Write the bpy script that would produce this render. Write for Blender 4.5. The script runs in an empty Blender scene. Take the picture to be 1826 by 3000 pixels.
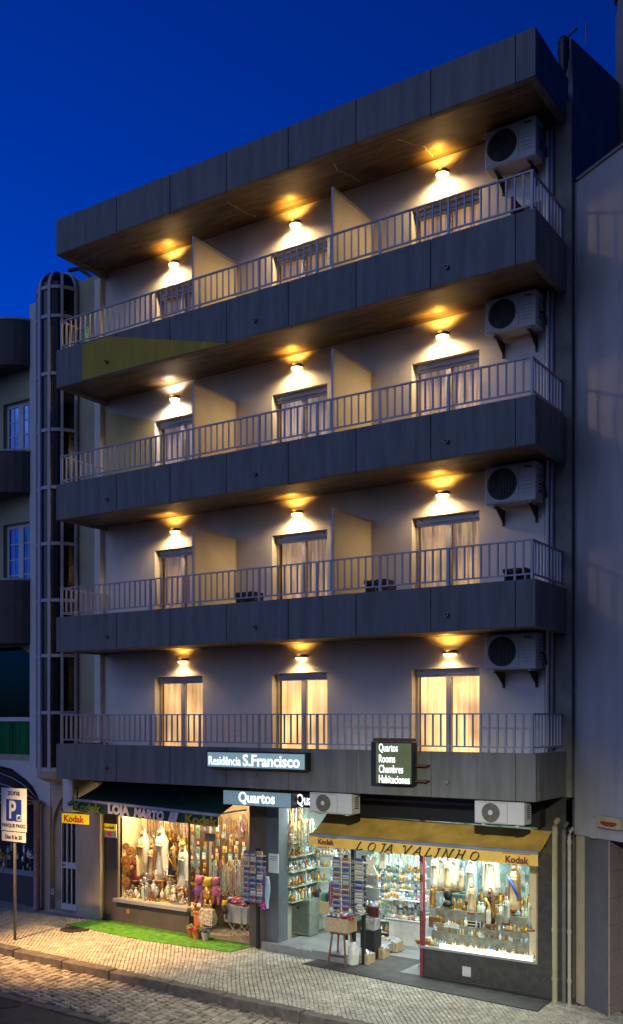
import bpy, math, random
from mathutils import Vector, Matrix, noise as mnoise
random.seed(11)
sc = bpy.context.scene
COL = sc.collection
RAD = math.radians
# ---------------------------------------------------------------- camera model (also used to read real positions off the facade planes)
F, CX, HY, YAW = 2376.0, 750.0, 1728.0, RAD(33.6)
CAM = (16.08, -14.42, 4.5)
SN, CN = math.sin(YAW), math.cos(YAW)
YW = 1.4          # plane of the balcony doors' wall
BW = 10.6         # width of the building
def ray(px):
    u = (px-CX)/F
    return (-SN+u*CN, CN+u*SN)
def PX(px, Y):
    r = ray(px); return CAM[0]+r[0]*(Y-CAM[1])/r[1]
def P(px, py, Y):
    r = ray(px); t = (Y-CAM[1])/r[1]
    return Vector((CAM[0]+r[0]*t, Y, CAM[2]-(py-HY)/F*t))
def PZ(px, py, Y): return P(px, py, Y).z
def gz(x): return -0.016*x
def PG(px, py, dz=0.0):
    r = ray(px); t = 17.0
    for _ in range(20):
        x = CAM[0]+r[0]*t
        t = (CAM[2]-gz(x)-dz)*F/(py-HY)
    return Vector((CAM[0]+r[0]*t, CAM[1]+r[1]*t, gz(CAM[0]+r[0]*t)+dz))
# ---------------------------------------------------------------- materials
MATS = {}
def lin(c): return tuple(((v/12.92) if v <= .04045 else ((v+.055)/1.055)**2.4) for v in c)
def M(name, col=None, rough=.6, metal=0.0, var=.18, scale=5.0, bump=.0, stretch=(1,1,1), emit=None, es=0.0, spec=.4, col2=None, island=0.0, bscale=None, trans=0.0):
    if name in MATS: return MATS[name]
    m = bpy.data.materials.new(name); m.use_nodes = True
    nt = m.node_tree; N = nt.nodes; L = nt.links
    b = N['Principled BSDF']
    b.inputs['Roughness'].default_value = rough
    b.inputs['Metallic'].default_value = metal
    b.inputs['Specular IOR Level'].default_value = spec
    tc = N.new('ShaderNodeTexCoord'); mp = N.new('ShaderNodeMapping')
    mp.inputs['Scale'].default_value = stretch
    L.new(tc.outputs['Object'], mp.inputs['Vector'])
    nz = N.new('ShaderNodeTexNoise'); nz.inputs['Scale'].default_value = scale
    nz.inputs['Detail'].default_value = 6; nz.inputs['Roughness'].default_value = .6
    L.new(mp.outputs['Vector'], nz.inputs['Vector'])
    mx = N.new('ShaderNodeMix'); mx.data_type = 'RGBA'
    c2 = col2 if col2 else tuple(v*(1-var*1.6) for v in col)
    c1 = col if col2 else tuple(min(1, v*(1+var*.6)) for v in col)
    mx.inputs[6].default_value = (*c2, 1); mx.inputs[7].default_value = (*c1, 1)
    mr = N.new('ShaderNodeMapRange'); mr.inputs[1].default_value = .32; mr.inputs[2].default_value = .68
    L.new(nz.outputs['Fac'], mr.inputs[0]); L.new(mr.outputs[0], mx.inputs[0])
    out = mx.outputs[2]
    if island:
        g = N.new('ShaderNodeNewGeometry'); hs = N.new('ShaderNodeHueSaturation')
        m2 = N.new('ShaderNodeMapRange'); m2.inputs[3].default_value = 1-island; m2.inputs[4].default_value = 1+island
        L.new(g.outputs['Random Per Island'], m2.inputs[0]); L.new(m2.outputs[0], hs.inputs['Value'])
        L.new(out, hs.inputs['Color']); out = hs.outputs['Color']
    L.new(out, b.inputs['Base Color'])
    if bump:
        bp = N.new('ShaderNodeBump'); bp.inputs['Strength'].default_value = bump; bp.inputs['Distance'].default_value = .02
        if bscale:
            n2 = N.new('ShaderNodeTexNoise'); n2.inputs['Scale'].default_value = bscale; n2.inputs['Detail'].default_value = 4
            L.new(tc.outputs['Object'], n2.inputs['Vector']); L.new(n2.outputs['Fac'], bp.inputs['Height'])
        else: L.new(nz.outputs['Fac'], bp.inputs['Height'])
        L.new(bp.outputs['Normal'], b.inputs['Normal'])
    if emit:
        b.inputs['Emission Color'].default_value = (*emit, 1); b.inputs['Emission Strength'].default_value = es
    MATS[name] = m
    return m
def glassmat(name, tint=(1,1,1), refl=.12, rough=.02):
    m = bpy.data.materials.new(name); m.use_nodes = True
    nt = m.node_tree; N = nt.nodes; L = nt.links
    N.remove(N['Principled BSDF'])
    o = N['Material Output']; mix = N.new('ShaderNodeMixShader'); t = N.new('ShaderNodeBsdfTransparent'); g = N.new('ShaderNodeBsdfGlossy')
    t.inputs[0].default_value = (*tint, 1); g.inputs['Roughness'].default_value = rough
    lw = N.new('ShaderNodeLayerWeight'); lw.inputs[0].default_value = .25
    mr = N.new('ShaderNodeMapRange'); mr.inputs[3].default_value = refl*.5; mr.inputs[4].default_value = min(1, refl*5)
    L.new(lw.outputs['Fresnel'], mr.inputs[0]); L.new(mr.outputs[0], mix.inputs[0])
    L.new(t.outputs[0], mix.inputs[1]); L.new(g.outputs[0], mix.inputs[2]); L.new(mix.outputs[0], o.inputs[0])
    MATS[name] = m
    return m
def curtainmat(name, dark, bright, strength, scale=9, patch=None):
    # lit curtain cloth: glows from the room lamp behind it, folds of the cloth vary the thickness
    m = bpy.data.materials.new(name); m.use_nodes = True
    nt = m.node_tree; N = nt.nodes; L = nt.links; b = N['Principled BSDF']
    b.inputs['Roughness'].default_value = .9
    tc = N.new('ShaderNodeTexCoord'); mp = N.new('ShaderNodeMapping'); mp.inputs['Scale'].default_value = (1, 1, .05)
    L.new(tc.outputs['Object'], mp.inputs['Vector'])
    nz = N.new('ShaderNodeTexNoise'); nz.inputs['Scale'].default_value = scale; nz.inputs['Detail'].default_value = 5; nz.inputs['Roughness'].default_value = .7
    L.new(mp.outputs[0], nz.inputs['Vector'])
    r = N.new('ShaderNodeValToRGB'); r.color_ramp.elements[0].position = .36; r.color_ramp.elements[1].position = .62
    r.color_ramp.elements[0].color = (*dark, 1); r.color_ramp.elements[1].color = (*bright, 1)
    L.new(nz.outputs['Fac'], r.inputs[0]); L.new(r.outputs[0], b.inputs['Emission Color'])
    n2 = N.new('ShaderNodeTexNoise'); n2.inputs['Scale'].default_value = 1.3; n2.inputs['Detail'].default_value = 1
    L.new(tc.outputs['Object'], n2.inputs['Vector'])
    mr = N.new('ShaderNodeMapRange'); mr.inputs[1].default_value = .35; mr.inputs[2].default_value = .65; mr.inputs[3].default_value = strength*.55; mr.inputs[4].default_value = strength*1.3
    L.new(n2.outputs['Fac'], mr.inputs[0]); L.new(mr.outputs[0], b.inputs['Emission Strength'])
    b.inputs['Base Color'].default_value = (.5, .42, .32, 1)
    MATS[name] = m
    return m
# ---------------------------------------------------------------- mesh builder
OFF = {}
def tag(o, label=None, cat=None, group=None, kind=None):
    if label: o['label'] = label
    if cat: o['category'] = cat
    if group: o['group'] = group
    if kind: o['kind'] = kind
    return o
def thing(name, label, cat, loc=(0,0,0), group=None):
    o = bpy.data.objects.new(name, None); COL.objects.link(o); o.location = loc
    o.empty_display_size = .2
    OFF[o] = Vector(loc); tag(o, label, cat, group); return o
class MB:
    def __init__(s): s.v = []; s.f = []; s.mi = []; s.cur = 0; s.sm = []; s.smooth = False
    def add(s, vs, fs, xf=None):
        n = len(s.v)
        s.v += [tuple(xf @ Vector(v)) for v in vs] if xf else [tuple(v) for v in vs]
        for f in fs: s.f.append(tuple(i+n for i in f)); s.mi.append(s.cur); s.sm.append(s.smooth)
        return s
    def box(s, x0, x1, y0, y1, z0, z1, xf=None):
        if x0 > x1: x0, x1 = x1, x0
        if y0 > y1: y0, y1 = y1, y0
        if z0 > z1: z0, z1 = z1, z0
        vs = [(x0,y0,z0),(x1,y0,z0),(x1,y1,z0),(x0,y1,z0),(x0,y0,z1),(x1,y0,z1),(x1,y1,z1),(x0,y1,z1)]
        return s.add(vs, [(0,3,2,1),(4,5,6,7),(0,1,5,4),(1,2,6,5),(2,3,7,6),(3,0,4,7)], xf)
    def cbox(s, x0, x1, y0, y1, z0, z1, c=.01, xf=None):
        # box with chamfered edges (all 12)
        vs = []; fs = []
        X = (x0, x1); Y = (y0, y1); Z = (z0, z1); idx = {}
        for i in (0,1):
            for j in (0,1):
                for k in (0,1):
                    sx = c if i == 0 else -c; sy = c if j == 0 else -c; sz = c if k == 0 else -c
                    idx[(i,j,k,'x')] = len(vs); vs.append((X[i], Y[j]+sy, Z[k]+sz))
                    idx[(i,j,k,'y')] = len(vs); vs.append((X[i]+sx, Y[j], Z[k]+sz))
                    idx[(i,j,k,'z')] = len(vs); vs.append((X[i]+sx, Y[j]+sy, Z[k]))
        for i in (0,1): fs.append([idx[(i,0,0,'x')], idx[(i,1,0,'x')], idx[(i,1,1,'x')], idx[(i,0,1,'x')]][::(1 if i else -1)])
        for j in (0,1): fs.append([idx[(0,j,0,'y')], idx[(0,j,1,'y')], idx[(1,j,1,'y')], idx[(1,j,0,'y')]][::(1 if j else -1)])
        for k in (0,1): fs.append([idx[(0,0,k,'z')], idx[(1,0,k,'z')], idx[(1,1,k,'z')], idx[(0,1,k,'z')]][::(1 if k else -1)])
        for i in (0,1):
            for j in (0,1): fs.append([idx[(i,j,0,'x')], idx[(i,j,0,'y')], idx[(i,j,1,'y')], idx[(i,j,1,'x')]])
            for k in (0,1): fs.append([idx[(i,0,k,'x')], idx[(i,0,k,'z')], idx[(i,1,k,'z')], idx[(i,1,k,'x')]])
        for j in (0,1):
            for k in (0,1): fs.append([idx[(0,j,k,'y')], idx[(0,j,k,'z')], idx[(1,j,k,'z')], idx[(1,j,k,'y')]])
        for i in (0,1):
            for j in (0,1):
                for k in (0,1): fs.append([idx[(i,j,k,'x')], idx[(i,j,k,'y')], idx[(i,j,k,'z')]])
        return s.add(vs, [tuple(f) for f in fs], xf)
    def quad(s, a, b, c, d): return s.add([a,b,c,d], [(0,1,2,3)])
    def rings(s, rings, cap=True, closed=True, xf=None):
        n = len(rings[0]); vs = [v for r in rings for v in r]; fs = []
        for i in range(len(rings)-1):
            for j in range(n if closed else n-1):
                k = (j+1) % n
                fs.append((i*n+j, i*n+k, (i+1)*n+k, (i+1)*n+j))
        if cap:
            fs.append(tuple(range(n))[::-1]); fs.append(tuple(range((len(rings)-1)*n, len(rings)*n)))
        return s.add(vs, fs, xf)
    def tube(s, pts, r, seg=8, r1=None):
        pts = [Vector(p) for p in pts]; rings = []
        m = len(pts)
        for i, p in enumerate(pts):
            d = (pts[min(i+1, m-1)]-pts[max(i-1, 0)]).normalized()
            up = Vector((0,0,1)) if abs(d.z) < .9 else Vector((0,1,0))
            a = d.cross(up).normalized(); b = d.cross(a).normalized()
            rr = r if r1 is None else r+(r1-r)*i/(m-1)
            rings.append([tuple(p+a*math.cos(2*math.pi*k/seg)*rr+b*math.sin(2*math.pi*k/seg)*rr) for k in range(seg)])
        return s.rings(rings)
    def lathe(s, prof, c=(0,0,0), seg=12, ey=1.0, flute=0, nf=7, xf=None):
        rings = []
        for r, z in prof:
            rings.append([(c[0]+r*(1+flute*math.sin(nf*2*math.pi*k/seg+z*3))*math.cos(2*math.pi*k/seg), c[1]+ey*r*(1+flute*math.sin(nf*2*math.pi*k/seg+z*3))*math.sin(2*math.pi*k/seg), c[2]+z) for k in range(seg)])
        return s.rings(rings, xf=xf)
    def ball(s, c, r, seg=8, rz=None, ry=None):
        rz = rz or r; ry = ry or r
        rings = []
        for i in range(1, seg//2+2):
            a = -math.pi/2+math.pi*i/(seg//2+2)
            rings.append([(c[0]+r*math.cos(a)*math.cos(2*math.pi*k/seg), c[1]+ry*math.cos(a)*math.sin(2*math.pi*k/seg), c[2]+rz*math.sin(a)) for k in range(seg)])
        return s.rings(rings)
    def prism(s, poly, y0, y1):   # polygon in XZ extruded along Y
        n = len(poly)
        vs = [(x, y0, z) for x, z in poly]+[(x, y1, z) for x, z in poly]
        fs = [tuple(range(n)), tuple(range(n, 2*n))[::-1]]+[(i, i+n, (i+1) % n+n, (i+1) % n) for i in range(n)]
        return s.add(vs, fs)
    def build(s, name, mats, parent=None, base=None, label=None, cat=None, group=None, kind=None, smooth=None):
        off = Vector((0,0,0))
        if parent is not None: off = OFF[parent]
        elif base is not None: off = Vector(base)
        me = bpy.data.meshes.new(name)
        me.from_pydata([(v[0]-off.x, v[1]-off.y, v[2]-off.z) for v in s.v], [], s.f)
        if not isinstance(mats, (list, tuple)): mats = [mats]
        for m in mats: me.materials.append(m)
        me.polygons.foreach_set('material_index', s.mi)
        me.polygons.foreach_set('use_smooth', [bool(smooth)]*len(s.f) if smooth is not None else s.sm)
        me.update()
        o = bpy.data.objects.new(name, me); COL.objects.link(o)
        if parent is not None: o.parent = parent
        else: o.location = off
        OFF[o] = off
        tag(o, label, cat, group, kind)
        return o
def meshobj(name, me, loc, rot=0, scale=1, label=None, cat=None, group=None):
    o = bpy.data.objects.new(name, me); COL.objects.link(o); o.location = loc; o.rotation_euler = (0,0,rot)
    o.scale = (scale,)*3 if not isinstance(scale, (tuple, list)) else scale
    tag(o, label, cat, group); return o
def dup(root, loc, rot=0.0, scale=1.0, label=None, group=None):
    r = root.copy(); COL.objects.link(r); r.location = loc; r.rotation_euler = (0,0,rot); r.scale = (scale,)*3
    if label: r['label'] = label
    if group: r['group'] = group
    for ch in list(root.children):
        c = ch.copy(); COL.objects.link(c); c.parent = r
        for g in ch.children:
            d = g.copy(); COL.objects.link(d); d.parent = c
    return r
def text(body, size, mat, parent, loc, name='lettering', width=None, bold=0.0, shear=0.0, extr=.004, align='CENTER', rotz=0.0, thick_spacing=1.0, zs=1.0):
    cu = bpy.data.curves.new('t', 'FONT'); cu.body = body; cu.size = size; cu.align_x = align; cu.align_y = 'CENTER'
    cu.offset = bold; cu.shear = shear; cu.extrude = extr; cu.space_character = thick_spacing
    cu.resolution_u = 3
    to = bpy.data.objects.new('t', cu); COL.objects.link(to)
    dg = bpy.context.evaluated_depsgraph_get(); dg.update()
    me = bpy.data.meshes.new_from_object(to.evaluated_get(dg))
    bpy.data.objects.remove(to)
    xs = [v.co.x for v in me.vertices]; ys = [v.co.y for v in me.vertices]
    k = 1.0
    if width: k = width/(max(xs)-min(xs))
    cx = (max(xs)+min(xs))/2 if align == 'CENTER' else min(xs); cy = (max(ys)+min(ys))/2
    rot = Matrix.Rotation(rotz, 4, 'Z')
    off = OFF[parent] if parent is not None else Vector((0,0,0))
    for v in me.vertices:
        p = rot @ Vector(((v.co.x-cx)*k, -v.co.z, (v.co.y-cy)*zs))
        v.co = p+Vector(loc)-off
    me.materials.clear(); me.materials.append(mat); me.name = name
    o = bpy.data.objects.new(name, me); COL.objects.link(o)
    if parent is not None: o.parent = parent
    OFF[o] = off
    return o
# ---------------------------------------------------------------- material library
concrete = M('band_concrete', (.158,.158,.155), .72, var=.2, scale=2.2, stretch=(2.4,2.4,.3), bump=.15, bscale=60)
soffm = M('board_marked_soffit', (.13,.088,.038), .48, var=.6, scale=3.0, stretch=(.45,3.2,1), bump=.9, spec=.6)
plaster = M('cream_plaster', (.62,.60,.56), .85, var=.07, scale=1.3, bump=.12, bscale=150)
pilm = M('pilaster_concrete', (.2,.19,.16), .8, var=.2, scale=3)
railm = M('painted_rail', (.31,.31,.37), .45, metal=.2, var=.06)
alum = M('aluminium', (.42,.42,.43), .4, metal=.6, var=.06)
darkal = M('dark_aluminium', (.13,.12,.12), .45, metal=.4, var=.06)
panelm = M('partition_board', (.62,.58,.47), .6, var=.06, scale=3)
panelfr = M('partition_frame', (.42,.40,.40), .5, var=.05)
winglass = glassmat('window_glass', (.95,.95,.95), .1)
shopglass = glassmat('shop_glass', (.97,1,.98), .05)
cur = {1: curtainmat('curtain_bright', (.72,.31,.07), (1,.66,.27), 1.4, 8),
       2: curtainmat('curtain_second_floor', (.14,.06,.015), (.75,.46,.16), .62, 12),
       3: curtainmat('curtain_third_floor', (.12,.06,.04), (.62,.40,.26), .62, 14),
       4: curtainmat('curtain_fourth_floor', (.10,.05,.02), (.65,.36,.13), .62, 12)}
acm = M('ac_white', (.53,.53,.52), .5, var=.05)
acdark = M('ac_dark', (.02,.02,.022), .5, var=.1)
acgrey = M('ac_grey', (.13,.12,.11), .5, var=.1)
rust = M('rusty_steel', (.12,.065,.035), .7, var=.3, scale=20)
black = M('black', (.012,.012,.014), .5, var=.1)
white = M('white_paint', (.7,.7,.7), .5, var=.05)
tilegrey = M('brown_grey_stone', (.085,.07,.07), .45, var=.15, scale=3)
darkstone = M('dark_polished_stone', (.05,.048,.046), .25, var=.2, scale=8, spec=.6)
beige = M('beige_stone', (.40,.33,.25), .7, var=.12, scale=2.5, stretch=(1,1,.5))
# ================================================================ SETTING
asph = M('asphalt', (.055,.052,.05), .85, var=.25, scale=3, bump=.4, bscale=180)
sand = M('joint_sand', (.10,.09,.07), .95, var=.2, scale=14)
cobm = M('limestone_setts', (.36,.335,.285), .62, var=.22, scale=4, bump=.25, bscale=160, island=.15)
settm = M('granite_setts', (.29,.25,.21), .5, var=.3, scale=5, bump=.35, bscale=110, island=.35, spec=.5)
kerbm = M('kerb_granite', (.11,.095,.085), .7, var=.3, scale=6, bump=.4, bscale=90)
def sheet(name, x0, x1, y0, y1, dz, mat, n=2):
    b = MB()
    for i in range(n):
        a = x0+(x1-x0)*i/n; c = x0+(x1-x0)*(i+1)/n
        b.quad((a,y0,gz(a)+dz),(c,y0,gz(c)+dz),(c,y1,gz(c)+dz),(a,y1,gz(a)+dz))
    return b.build(name, mat, kind='structure')
g = MB(); g.quad((-400,-400,-2.2),(400,-400,-2.2),(400,400,-2.2),(-400,400,-2.2)); g.build('ground', M('far_ground', (.06,.055,.05), .9), kind='structure')
sheet('road', -60, 60, -16, -1.45, -.16, asph)
sheet('pavement', -60, 60, -1.5, YW+6, -.014, sand)
sheet('pavement_opposite', -60, 60, -26, -15.99, -.02, M('opposite_paving', (.3,.28,.25), .8, var=.2, scale=3))
def setts(name, x0, x1, y0, y1, cell, rot, dz, h, jit, gap, mat, cy=1.0, skip=None, arc=0):
    b = MB(); c, s_ = math.cos(rot), math.sin(rot)
    n = int((x1-x0+y1-y0)/cell*1.2)+4; cx = (x0+x1)/2; cy_ = (y0+y1)/2
    for i in range(-n//2, n//2+1):
        for j in range(-n//2, n//2+1):
            u = i*cell; v = (j+(.5 if i % 2 else 0)*.9)*cell*cy
            x = cx+u*c-v*s_; y = cy_+u*s_+v*c
            if arc: y += arc*math.sin(x*2.1)
            if not (x0 < x < x1 and y0 < y < y1): continue
            if skip and skip(x, y): continue
            a = cell/2-gap; e = cell*cy/2-gap
            top = []; bot = []
            zz = gz(x)+dz+h*random.uniform(.6, 1.0); tx = random.uniform(-.08,.08); ty = random.uniform(-.08,.08)
            r2 = rot+random.uniform(-.1,.1); c2, s2 = math.cos(r2), math.sin(r2)
            for (p, q) in ((-a,-e),(a,-e),(a,e),(-a,e)):
                p1 = p+random.uniform(-jit,jit); q1 = q+random.uniform(-jit,jit)
                bot.append((x+p1*c2-q1*s2, y+p1*s2+q1*c2, gz(x)+dz-.01))
                p2, q2 = p1*.84, q1*.84
                top.append((x+p2*c2-q2*s2, y+p2*s2+q2*c2, zz+p2*tx+q2*ty))
            mid = [(bt[0]*.75+tp[0]*.25, bt[1]*.75+tp[1]*.25, tp[2]-h*.45) for bt, tp in zip(bot, top)]
            b.rings([bot, mid, top], cap=False); k = len(b.v); b.f.append((k-4,k-3,k-2,k-1)); b.mi.append(0); b.sm.append(False)
    return b.build(name, mat, kind='structure')
hole = [(PG(700,2352), .3), (PG(190,2237), .33)]
def sk(x, y):
    p = PG(775, 2352)
    return (x-PG(181,2236).x)**2+(y-PG(181,2236).y)**2 < .32**2
setts('pavement_setts', -5.0, 13.0, -1.42, YW+.9, .072, RAD(38), -.012, .012, .008, .004, cobm, skip=lambda x, y: (y > YW-.02 and x > -2.6) or sk(x, y), arc=.05)
setts('road_setts', -3.0, 15.5, -3.28, -1.68, .165, RAD(7), -.155, .026, .018, .012, settm, cy=.72, arc=.05)
# kerbs: long stones
def kerb(name, x0, x1, y0, y1, dz0, dz1, L0):
    b = MB(); x = x0
    while x < x1:
        l = L0*random.uniform(.8,1.3); j = random.uniform(-.006,.006); k = random.uniform(-.01,.01)
        zf = gz(x+l/2)
        b.cbox(x+.006, x+l-.006, y0+k, y1+k, zf+dz0, zf+dz1+j, .018)
        x += l
    return b.build(name, kerbm, kind='structure')
kerb('kerb', -14, 20, -1.66, -1.44, -.3, .004, 1.3)
kerb('kerb_strip', -14, 20, -3.50, -3.30, -.3, -.142, 1.0)
# manhole covers and repair patches
mh = M('cast_iron', (.07,.055,.05), .55, metal=.5, var=.3, scale=30)
for (px, py, r, lab) in ((181,2236,.30,'round iron manhole cover in the pavement left of the green mat'), ):
    p = PG(px, py); b = MB(); b.lathe([(r,-.01),(r,.004),(r-.03,.006),(r-.04,.0),(r*.5,.002),(0.01,.002)], (p.x,p.y,p.z+.004), 28)
    b.build('manhole_cover', mh, base=p, label=lab, cat='manhole cover')
p = PG(20, 2415, -.155); p2 = PG(15, 2432, -.155)
b = MB(); b.lathe([(.26,-.01),(.26,.004),(.22,.006),(.2,.001),(.01,.001)], (p.x,p.y,gz(p.x)-.156), 28)
b.build('manhole_cover', mh, base=p, label='round iron manhole cover in the asphalt at the bottom left of the road', cat='manhole cover')
# mats
def matpoly(name, pts, dz, mat, label, cat):
    b = MB(); q = [PG(x, y, dz) for x, y in pts]
    b.add([tuple(v) for v in q]+[(v.x,v.y,v.z-.012) for v in q], [tuple(range(len(q)))[::-1]]+[(i, (i+1) % len(q), (i+1) % len(q)+len(q), i+len(q)) for i in range(len(q))])
    o = b.build(name, mat, base=q[0], label=label, cat=cat); return o
turf = M('green_turf', (.07,.24,.02), .95, var=.35, scale=9, bump=.5, bscale=300)
matpoly('artificial_grass_mat', [(158,2225),(240,2210),(436,2244),(632,2272),(552,2291),(350,2263)], .012, turf, 'bright green artificial grass mat on the pavement before the left souvenir shop', 'mat')
rubber = M('grey_rubber', (.05,.05,.05), .8, var=.25, scale=5, bump=.3, bscale=120)
matpoly('entrance_mat', [(728,2319),(850,2284),(1010,2310),(1330,2405),(1294,2434)], .012, rubber, 'long dark grey rubber mat on the pavement before the right souvenir shop', 'mat')

# ================================================================ MAIN BUILDING
B = thing('apartment_building', 'four-storey guesthouse with grey concrete balconies and lit balcony doors above two souvenir shops', 'building', (0,0,0))
bandz = {1:(3.215,3.955),2:(5.90,6.63),3:(8.685,9.44),4:(11.485,12.285)}
roofz = (14.30,15.05)
railz = {4:12.905,3:10.05,2:7.25,1:4.576}
soft = {1:0.0,2:.03,3:.06,4:.07,5:.1}
joints = [PX(p, 0) for p in (280,409,545,694,857,1037,1241)]
def band(b, z0, z1, th=.13):
    xs = [0]+joints+[BW]; g_ = .0045
    for a, c in zip(xs[:-1], xs[1:]):
        b.cbox(a+(g_ if a else 0), c-(g_ if c < BW else 0), 0, th, z0, z1, .008)
    b.box(.02, BW-.02, th*.5, th-.005, z0+.01, z1-.01)      # backing behind the joints
    for xa, xb in ((0, th), (BW-th, BW)):
        b.cbox(xa, xb, th+.006, YW+.1, z0, z1, .008)
def slab(b, z0, rise):
    t = .17
    y0, y1 = .125, YW
    # soffit falls gently towards the street
    vs = []
    for (x, y, z) in ((.125,y0,z0+.012),(BW-.125,y0,z0+.012),(BW-.125,y1,z0+.012+rise),(.125,y1,z0+.012+rise)): vs.append((x,y,z))
    for (x, y) in ((.125,y0),(BW-.125,y0),(BW-.125,y1),(.125,y1)): vs.append((x,y,z0+t+.1))
    b.add(vs, [(0,3,2,1),(4,5,6,7),(0,1,5,4),(1,2,6,5),(2,3,7,6),(3,0,4,7)])
def railing(lv, par):
    zt = railz[lv]; zb = bandz[lv][1]+.075; b = MB(); y = .065; x0 = .10; x1 = BW-.08
    b.box(x0-.03, x1+.03, y-.022, y+.022, zt-.022, zt)
    b.box(x0, x1, y-.014, y+.014, zb, zb+.024)
    # returns to the wall
    for xx in (x0, x1):
        b.box(xx-.02, xx+.02, y+.023, YW-.01, zt-.022, zt)
        b.box(xx-.013, xx+.013, y+.015, YW-.01, zb, zb+.024)
        yy = y+.14
        while yy < YW-.05:
            b.box(xx-.011, xx+.011, yy-.011, yy+.011, zb+.024, zt-.022); yy += .142
    n = int(round((x1-x0)/.1405)); post = set([0, n]+[int(n*k/8) for k in range(1, 8)])
    for i in range(n+1):
        x = x0+(x1-x0)*i/n
        if i in post: b.box(x-.02, x+.02, y-.02, y+.02, bandz[lv][1]-.005, zt-.022)
        else: b.box(x-.0125, x+.0125, y-.0125, y+.0125, zb+.024, zt-.022)
    return b.build('railing', railm, par)
for lv in (1,2,3,4):
    z0, z1 = bandz[lv]
    b = MB(); slab(b, z0, soft[lv]); S = b.build('balcony', soffm, B)
    tag(S, {1:'first floor balcony just above the shops',2:'second floor balcony',3:'third floor balcony',4:'top floor balcony with yellow light painted on its left corner'}[lv])
    b = MB(); band(b, z0, z1); b.build('parapet', concrete, S)
    railing(lv, S)
    b = MB(); b.box(0.13, BW-.13, .13, YW-.02, z0+.272, z0+.29); b.build('floor', M('balcony_tiles', (.3,.24,.2), .5, var=.1), S)
    for px in (258, 615, 1077):
        x = PX(px, 0); zz = z0+.26
        b = MB()
        b.rings([[(x+r*math.cos(a*math.pi/5), yy, zz+r*math.sin(a*math.pi/5)) for a in range(10)] for r, yy in ((.036,.01),(.036,-.055),(.026,-.056),(.026,-.02))])
        b.build('drain_spout', M('spout_metal', (.3,.28,.25), .5, metal=.3), S)
    if lv > 1:
        for pxf, X in ((470, 3.74), (800, 6.90)):
            zt = {4:13.72, 3:10.91, 2:8.15}[lv]; zb = z0+.3
            b = MB(); b.box(X-.012, X+.012, .10, YW-.03, zb, zt-.03); pp = b.build('partition_panel', panelm, S)
            b = MB(); b.box(X-.02, X+.02, .05, .10, zb, zt); b.box(X-.02, X+.02, YW-.04, YW-.005, zb, zt); b.box(X-.02, X+.02, .10, YW-.04, zt-.04, zt); b.box(X-.02,X+.02,.10,YW-.04,zb,zb+.04)
            b.build('partition_frame', panelfr, S)
# stray yellow light painted as colour on the left end of the top parapet
b = MB(); yel = M('ochre_stray_light', (.42,.29,.03), .8, var=.15, scale=2, stretch=(2,1,.4))
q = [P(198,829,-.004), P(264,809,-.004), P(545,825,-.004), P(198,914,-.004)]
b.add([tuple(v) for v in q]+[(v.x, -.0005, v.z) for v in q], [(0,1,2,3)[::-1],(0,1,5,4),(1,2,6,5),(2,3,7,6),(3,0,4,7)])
pt = b.build('painted_light_patch', yel, B); tag(pt, 'ochre yellow light painted as colour on the top parapet')
# roof canopy
b = MB(); slab(b, roofz[0], soft[5]); RS = b.build('roof_canopy', soffm, B)
b = MB(); band(b, *roofz); b.build('fascia', concrete, RS)
b = MB(); b.box(.13, BW-.13, .13, 9, 14.9, 14.98); b.build('roof', concrete, B)
# pale cracks across the soffits
crk = M('crack_filler', (.55,.5,.42), .8)
for (xa, k) in ((PX(545,.3),1.0),(PX(800,.3),1.0),(PX(955,.3),.7)):
    b = MB(); y = .35; x = xa; pts = []
    while y < 1.3:
        pts.append((x, y)); y += .06; x += random.uniform(-.03,.045)
    for (a, c) in zip(pts[:-1], pts[1:]):
        w = .014*random.uniform(.3,1)
        z = lambda yy: roofz[0]+.012+soft[5]*(yy-.125)/(YW-.125)-.002
        b.quad((a[0]-w,a[1],z(a[1])),(a[0]+w,a[1],z(a[1])),(c[0]+w,c[1],z(c[1])),(c[0]-w,c[1],z(c[1])))
    b.build('ceiling_crack', crk, RS)
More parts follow.
